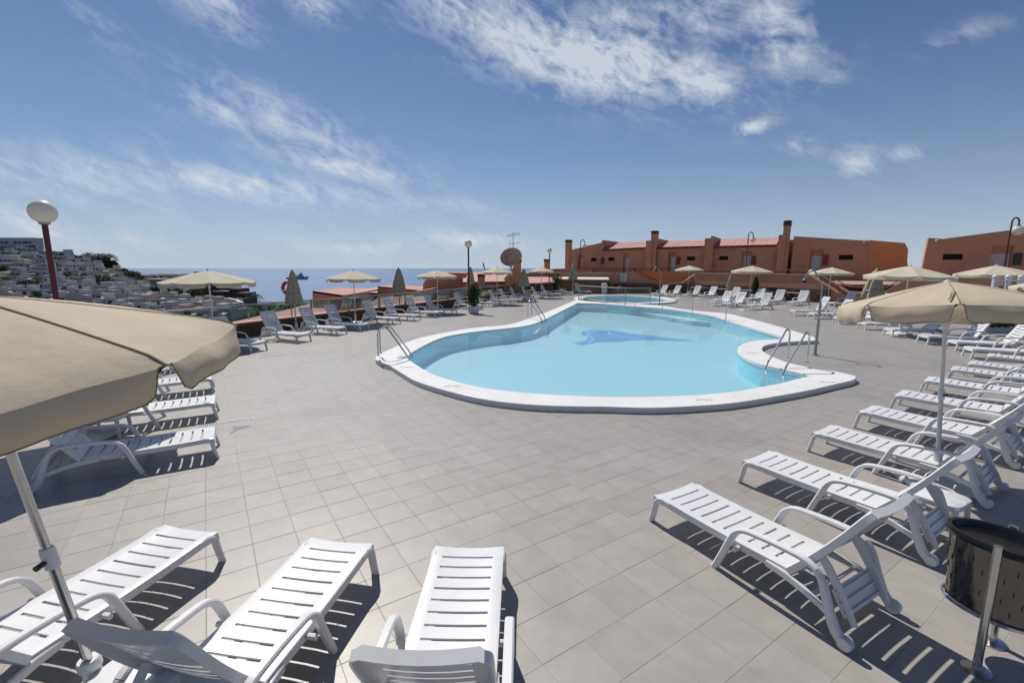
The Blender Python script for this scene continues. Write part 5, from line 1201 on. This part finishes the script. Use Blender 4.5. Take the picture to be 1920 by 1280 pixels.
# ================================================================== LAND, CLIFF, TOWN
def ytop(x):
    T = [(-900, 420), (-300, 430), (0, 462), (60, 463), (95, 476), (150, 488), (205, 498), (235, 505), (262, 520), (300, 540), (380, 556), (440, 565), (700, 566), (1400, 562)]
    for (a, ya), (b_, yb) in zip(T, T[1:]):
        if x <= b_: return ya+(yb-ya)*(x-a)/(b_-a)
    return T[-1][1]
def Ytop(x): return 430 if x < 200 else (430+(560-430)*min(1, (x-200)/120))
def land(x, t):
    yb = 625; Yb = 70
    y = yb+(ytop(x)-yb)*t; Y = Yb+(Ytop(x)-Yb)*(t**1.15)
    return AT(x, y, Y)
m = MB(); xs = [-900+25*i for i in range(93)]; nt_ = 30; rnd = random.Random(11)
for x in xs:
    for j in range(nt_+1):
        p = land(x, j/nt_)
        if 1 < j < nt_: p.z += rnd.uniform(-.5, .3)
        m.v.append(tuple(p))
    p = land(x, 1); m.v.append((p.x*1.05, p.y+40, -46))
W_ = nt_+2
for i in range(len(xs)-1):
    for j in range(W_-1): m.f.append((i*W_+j, (i+1)*W_+j, (i+1)*W_+j+1, i*W_+j+1))
struct(m.obj('hillside', M_DIRT))
m = MB(); m.add([(-600, -400, -9), (600, -400, -9), (600, 72, -9), (-600, 72, -9)], [(0, 1, 2, 3)]); struct(m.obj('ground', M_DIRT, smooth=False))
# headland cliff
m = MB(); rnd = random.Random(2); tops_ = [(255, 516), (290, 514.5), (330, 514), (360, 513.5), (400, 513.8), (421, 515.5), (436, 521), (446, 530), (456, 548)]
P = []
for i in range(40):
    f_ = i/39*(len(tops_)-1); k = min(int(f_), len(tops_)-2); a, b_ = tops_[k], tops_[k+1]; x = a[0]+(b_[0]-a[0])*(f_-k); y = a[1]+(b_[1]-a[1])*(f_-k)
    t = AT(x, y, 585+rnd.uniform(-5, 5)); P.append([(t.x*1.2, t.y*1.2, t.z-2), (t.x*1.03, t.y*1.03, t.z+rnd.uniform(-.3, .6)), (t.x, t.y, t.z-1), (t.x*.98+rnd.uniform(-2, 2), t.y*.98+rnd.uniform(-3, 3), t.z-10), (t.x*.97+rnd.uniform(-2, 2), t.y*.97+rnd.uniform(-3, 3), t.z-20), (t.x*.95, t.y*.95, -44)])
for i in range(40): m.v += P[i]
for i in range(39):
    for j in range(5): m.f.append((i*6+j, (i+1)*6+j, (i+1)*6+j+1, i*6+j+1))
struct(m.obj('headland_cliff', M_CLIFF, smooth=False))
h = thing('clifftop_house', 'small dark block on the edge of the far clifftop', 'building'); a, b_ = AT(366, 516, 585), AT(376.5, 510.3, 585); MB().box(a.x, b_.x, 583, 592, a.z-1, b_.z).obj('wall', M_CLIFF, h, smooth=False)
MB().box(a.x-.5, b_.x+.5, 582.5, 592.5, b_.z, b_.z+.5).obj('roof', M_CLIFF, h, smooth=False)
hotel = thing('cliff_hotel', 'dark stepped hotel block at the foot of the headland above the sea', 'building')
for k, (x0, x1, y0) in enumerate(((398, 432, 546), (432, 446, 541), (446, 459, 549))):
    a, b_ = AT(x0, 575, 470-k*12), AT(x1, y0, 470-k*12); MB().box(a.x, b_.x, a.y, a.y+20, a.z-4, b_.z).obj('wall', mat('hotel_brown', (.09, .075, .065), .8, var=.3, vscale=.1), hotel, smooth=False)
    for r_ in range(4):
        z_ = b_.z-2-r_*3.1; xx = a.x+1.2
        while xx < b_.x-1.5: MB().box(xx, xx+1.5, a.y-.3, a.y+.1, z_-1.5, z_).obj('window', M_DARKGL, hotel, smooth=False); xx += 3.2

# palms
def palm(base, h_, r, label, group, mt=M_LEAFD, n=15):
    root = thing('palm_tree', label, 'palm tree', base, random.uniform(0, 6), group)
    MB().tube([(0, 0, -1), (r*.05, 0, h_*.5), (0, 0, h_)], [r*.09, r*.065, r*.06], 6).obj('trunk', M_BARK, root)
    m = MB()
    for k in range(n):
        a = 2*math.pi*k/n+random.uniform(-.2, .2); el = random.uniform(-.2, 1.0); d = Vector((math.cos(a), math.sin(a), 0)); P = []
        for i in range(6):
            t = i/5; P.append(Vector((0, 0, h_))+d*r*t*math.cos(el)+Vector((0, 0, r*(math.sin(el)*t-.75*t*t))))
        sd_ = Vector((-d.y, d.x, 0))
        for i in range(5):
            for s_ in (-1, 1):
                for q in range(3):
                    b0 = P[i].lerp(P[i+1], q/3); ln = r*.26*(1-.5*abs((i+q/3)/5-.4)); w_ = (P[i+1]-P[i])*.22
                    m.add([b0, b0+w_, b0+w_+sd_*s_*ln+Vector((0, 0, -ln*.55))+w_*.6], [(0, 1, 2)])
    m.obj('crown', mt, root, smooth=False)
def bush(c, rx, rz, label, nm='tree', mt=M_LEAFD, group='trees on the hillside', n=420):
    root = thing(nm, label, 'tree', c, 0, group); rnd = random.Random(label)
    MB().tube([(0, 0, -1.5), (0, 0, rz*1.2)], [rx*.12, rx*.06], 5).obj('trunk', M_BARK, root)
    m = MB(); leafball(m, (0, 0, rz*1.1), rx, rz, n, rx*.17, rnd, .35); leafball(m, (rx*.5, 0, rz*.8), rx*.6, rz*.7, n//3, rx*.14, rnd, .3); m.obj('crown', mt, root, smooth=False)
# grove on the ridge
gr = [(122, 482, 479), (168, 474, 492), (190, 476, 496), (207, 475, 498)]
wordsx = ['slim palm standing alone at the left end of the ridge grove', 'palm with a full crown in the middle of the ridge grove', 'palm leaning over the middle right of the ridge grove', 'spreading date palm at the right end of the ridge grove']
for (x, yt, yb), lb in zip(gr, wordsx):
    a = AT(x, yb+2, 415); hh = AT(x, yt, 415).z-a.z; palm(a, hh*.9, 7.2 if x > 130 else 4.0, lb, 'palms on the ridge', n=20)
for i, (x, y, r, lb) in enumerate(((145, 488, 6, 'dark round tree at the left of the ridge grove'), (158, 489, 6.5, 'dark tree left of the full palm in the ridge grove'), (178, 490, 6.5, 'dark tree under the leaning palm in the ridge grove'), (198, 492, 7, 'dark tree beneath the date palm on the ridge'), (212, 497, 4, 'small dark bush at the right tip of the ridge grove'),
                        (133, 487, 4, 'small shrub between the lone palm and the ridge grove'), (232, 506, 3.5, 'small dark bush clinging to the ridge end'), (241, 513, 4.5, 'dark tree below the end of the ridge'), (253, 514, 5.2, 'square-topped dark tree near the headland'), (262, 520, 4, 'low tree at the top of the headland road'),
                        (195, 526, 8, 'wide dark tree in the middle of the white houses'), (52, 530, 4.5, 'dark bush among the houses left of the lamp post'), (72, 530, 4.5, 'green bush touching the lamp post among the houses'), (8, 503, 5, 'yellow-green bush at the left edge of the town'), (60, 468, 5, 'dark bushes below the topmost white building'),
                        (8, 471, 4.5, 'dark bush at the left edge below the top building'), (80, 502, 4.5, 'dark palm-like bush left of the lamp post'), (126, 515, 5, 'spiky green tree right of the lamp post'), (68, 550, 4.5, 'dark round bush low in the town by the lamp post'), (290, 540, 4.5, 'dark tree above the lower white houses'),
                        (310, 545, 6, 'row of dark trees behind the nearest open parasol, left one'), (335, 546, 6, 'row of dark trees behind the nearest open parasol, middle one'), (362, 547, 6, 'row of dark trees behind the nearest open parasol, right one'), (390, 570, 5, 'dark tree between the low houses and the hotel'), (430, 573, 5, 'dark shrub by the street lamp head'))):
    Y = 415 if y < 500 and x > 100 else max(150, 430-(y-465)*2.9)
    a = AT(x, y, Y); r_ = r*Y/415*(1.15 if Y > 400 else .85); bush(Vector((a.x, a.y, a.z-r_*.9)), r_, r_*.75, lb, mt=M_LEAFD if i % 3 else M_LEAF)
q = AT(464, 572, 300); palm(q, AT(464, 561, 300).z-q.z+1, 2.6, 'small palm by the shore left of the taller one', 'palms by the shore', n=12)
q = AT(482, 572, 280); palm(q, AT(482, 556, 280).z-q.z+1, 4.4, 'taller palm by the shore seen above the glass railing', 'palms by the shore', n=16)
# green belt beyond the railing
m = MB(); rnd = random.Random(8)
for k in range(90):
    x = rnd.uniform(400, 630); y = rnd.uniform(569, 592); Y = 110+(592-y)*9; c = AT(x, y, Y)
    leafball(m, (c.x, c.y, c.z-1), rnd.uniform(2, 5), rnd.uniform(1.2, 2.4), 110, .7, rnd, .2)
o = m.obj('shore_shrubbery', M_LEAF, smooth=False); tag(o, 'belt of green shrubs and trees seen through the glass railing', 'shrubs', kind='stuff')

# town houses
def house(px, py, wpx, hpx, Y, lb, grp, rnd):
    c = AT(px, py, Y); s = Y/FPX; W2 = wpx*s; H2 = hpx*s; D = rnd.uniform(4, 6)
    root = thing('house', lb, 'house', (c.x, c.y, c.z), R(rnd.uniform(-14, 14)), grp); mm = rnd.choice(M_WHITE+[M_WHITE[0], M_WHITE[2]])
    w_ = MB().box(-W2/2, W2/2, 0, D, -3, H2)
    if rnd.random() < .6: sw = rnd.uniform(.3, .55)*W2; sx_ = rnd.choice((-W2/2, W2/2-sw)); w_.box(sx_, sx_+sw, 1.5, D-.5, H2, H2+rnd.uniform(1.0, 2.4))
    w_.obj('wall', mm, root, smooth=False)
    MB().box(-W2/2-.12, W2/2+.12, -.12, .1, H2-.22, H2+.28).obj('roof_edge', rnd.choice((M_WHITE[0], M_TROOF2, mm, mm, mm, mm)), root, smooth=False)
    MB().box(-W2/2+.15, W2/2-.15, .15, D-.15, H2+.01, H2+.06).obj('roof', rnd.choice((M_TROOF, M_TROOF, M_TROOF, M_TROOF2)), root, smooth=False)
    n_ = max(1, int(W2/2.3)); rows = max(1, int(H2/2.7)); wm_ = rnd.choice((M_TWIN, M_TWIN, M_TWINB))
    for r_ in range(rows):
        for k in range(n_):
            if rnd.random() < .25: continue
            x = -W2/2+(k+.5)*W2/n_+rnd.uniform(-.3, .3); hw = rnd.uniform(.5, 1.0); zb_ = H2-2.2-r_*2.7; hh = rnd.uniform(1.2, 2.0) if rnd.random() < .7 else 2.0
            MB().box(x-hw, x+hw, -.06, .1, zb_, zb_+hh*.8).obj('window', wm_, root, smooth=False)
    u = rnd.random()
    if u < .38:
        x = rnd.uniform(-W2*.3, W2*.2); MB().add([(x-W2*.2, -.05, H2*.72), (x+W2*.22, -.05, H2*.72), (x+W2*.22, -2.2, H2*.58), (x-W2*.2, -2.2, H2*.58)], [(0, 1, 2, 3)]).obj('awning', rnd.choice((M_TAWN, M_TAWN, M_TRED)), root, smooth=False)
        MB().box(x-W2*.2, x+W2*.22, -.04, .05, .2, H2*.6).obj('porch_opening', M_TWIN, root, smooth=False)
    elif u < .62:
        MB().box(-W2/2, W2/2, -1.6, -.1, H2*.42, H2*.50).obj('balcony', mm, root, smooth=False)
    if rnd.random() < .14:
        MB().box(-W2*.5, W2*.1, .3, D*.9, H2+.3, H2+.55).obj('tiled_terrace', M_TRED, root, smooth=False)
rnd = random.Random(21)
rows = [(469, 0, 62, 7), (476, -5, 100, 9), (484, -10, 128, 9), (491, -12, 150, 8), (499, -8, 175, 9), (507, -12, 235, 9), (515, -6, 232, 9), (523, -12, 262, 9), (531, -4, 282, 10), (540, -12, 300, 10), (549, -6, 300, 10), (558, -12, 345, 11), (568, 150, 430, 12), (578, 210, 440, 13), (589, 260, 430, 14)]
rown = ['top', 'second from top', 'third from top', 'fourth from top', 'fifth from top', 'sixth from top', 'seventh from top', 'middle', 'seventh from bottom', 'sixth from bottom', 'fifth from bottom', 'fourth from bottom', 'third from bottom', 'second from bottom', 'bottom']
on = ['leftmost', 'second', 'third', 'fourth', 'fifth', 'sixth', 'seventh', 'eighth', 'ninth', 'tenth', 'eleventh', 'twelfth', 'thirteenth', 'fourteenth', 'fifteenth', 'sixteenth']
for i, (y, x0, x1, hp) in enumerate(rows):
    x = x0; k = 0
    while x < x1:
        wp = rnd.uniform(13, 32)*(1 if i < 9 else 1.15)
        Y = 425-(y-465)*2.5; yy = y+rnd.uniform(-1.5, 1.5)+(max(0, x-170)*.06 if i < 10 else 0)
        house(x+wp/2, yy+hp*.75, wp, hp*rnd.uniform(.95, 1.5), Y, 'white hillside house in the %s row of the town, %s from the left' % (rown[i], on[min(k, 15)]), 'white houses on the hillside', rnd)
        if rnd.random() < .34:
            q_ = AT(x+wp*rnd.uniform(.2, 1.1), yy+hp*.55, Y-rnd.uniform(3, 7)); rb = rnd.uniform(1.3, 2.6)*Y/300
            bush(Vector((q_.x, q_.y, q_.z-rb*.3)), rb*1.25, rb*.75, 'small dark tree beside the %s house in the %s town row' % (on[min(k, 15)], rown[i]), mt=rnd.choice((M_LEAFD, M_LEAF)), n=120)
        x += wp*rnd.uniform(.95, 1.2); k += 1
# topmost long building
tb = thing('hilltop_building', 'long pale flat-roofed building with dark windows crowning the hill', 'building')
a, b_ = AT(-20, 457.5, 432), AT(60, 447, 432)
MB().box(a.x, b_.x, 432, 442, a.z-5, b_.z).obj('wall', M_WHITE[2], tb, smooth=False)
a2, b2_ = AT(54, 452, 431), AT(61, 452, 431); MB().box(a.x-1, b_.x+1, 431.5, 442.5, b_.z, b_.z+.7).obj('roof', M_WHITE[0], tb, smooth=False)
for x in (4, 12, 29.5, 37, 45, 50, 56.5): q = AT(x, 454.5, 432); MB().box(q.x-1.3, q.x+1.3, 431.8, 432.1, q.z-1.2, q.z+1.1).obj('window', M_TWIN, tb, smooth=False)
# apartment block near the cliff
tb = thing('apartment_block', 'white four-storey apartment block with many small windows beside the headland', 'building')
a, b_ = AT(267, 541, 330), AT(303, 523, 330); MB().box(a.x, b_.x, 330, 345, a.z-4, b_.z).obj('wall', M_WHITE[2], tb, smooth=False)
for r_ in range(4):
    for k in range(7): q = AT(270+k*5, 526+r_*4, 330); MB().box(q.x-.6, q.x+.6, 329.85, 330.1, q.z-.6, q.z+.5).obj('window', M_TWIN, tb, smooth=False)

# warship
c = AT(558, 523.2, 1735); c.z = SEA_Z
ship = thing('warship', 'grey warship anchored on the open sea', 'ship', c, R(0))
u = 1735/FPX
hull = MB(); hp = [(-20*u, 5.2*u*.9), (-19*u, .0), (17*u, 0), (20.5*u, 6*u), (8*u, 4.2*u), (-4*u, 3.6*u)]
hull.prism([Vector((x, -6, z)) for x, z in hp], Vector((0, 12, 0))); hull.obj('hull', M_SHIP, ship, smooth=False)
su = MB()
for x0, x1, z0, z1 in ((-14, -6, 4, 7), (-2, 12, 3.8, 7), (2, 10, 7, 9.5), (5, 8, 9.5, 12)): su.box(x0*u, x1*u, -4, 4, z0*u, z1*u)
su.obj('superstructure', M_SHIP, ship, smooth=False)
MB().tube([(8*u, 0, 9*u), (7.6*u, 0, 16.5*u)], [1.2, .5], 6).obj('mast', M_SHIP, ship); MB().tube([(-2*u, 0, 6*u), (0, 0, 12.5*u)], [.9, .4], 6).obj('mast', M_SHIP, ship); MB().tube([(-10*u, 0, 6*u), (-6*u, 0, 9*u)], [.8, .5], 6).obj('crane', M_SHIP, ship)
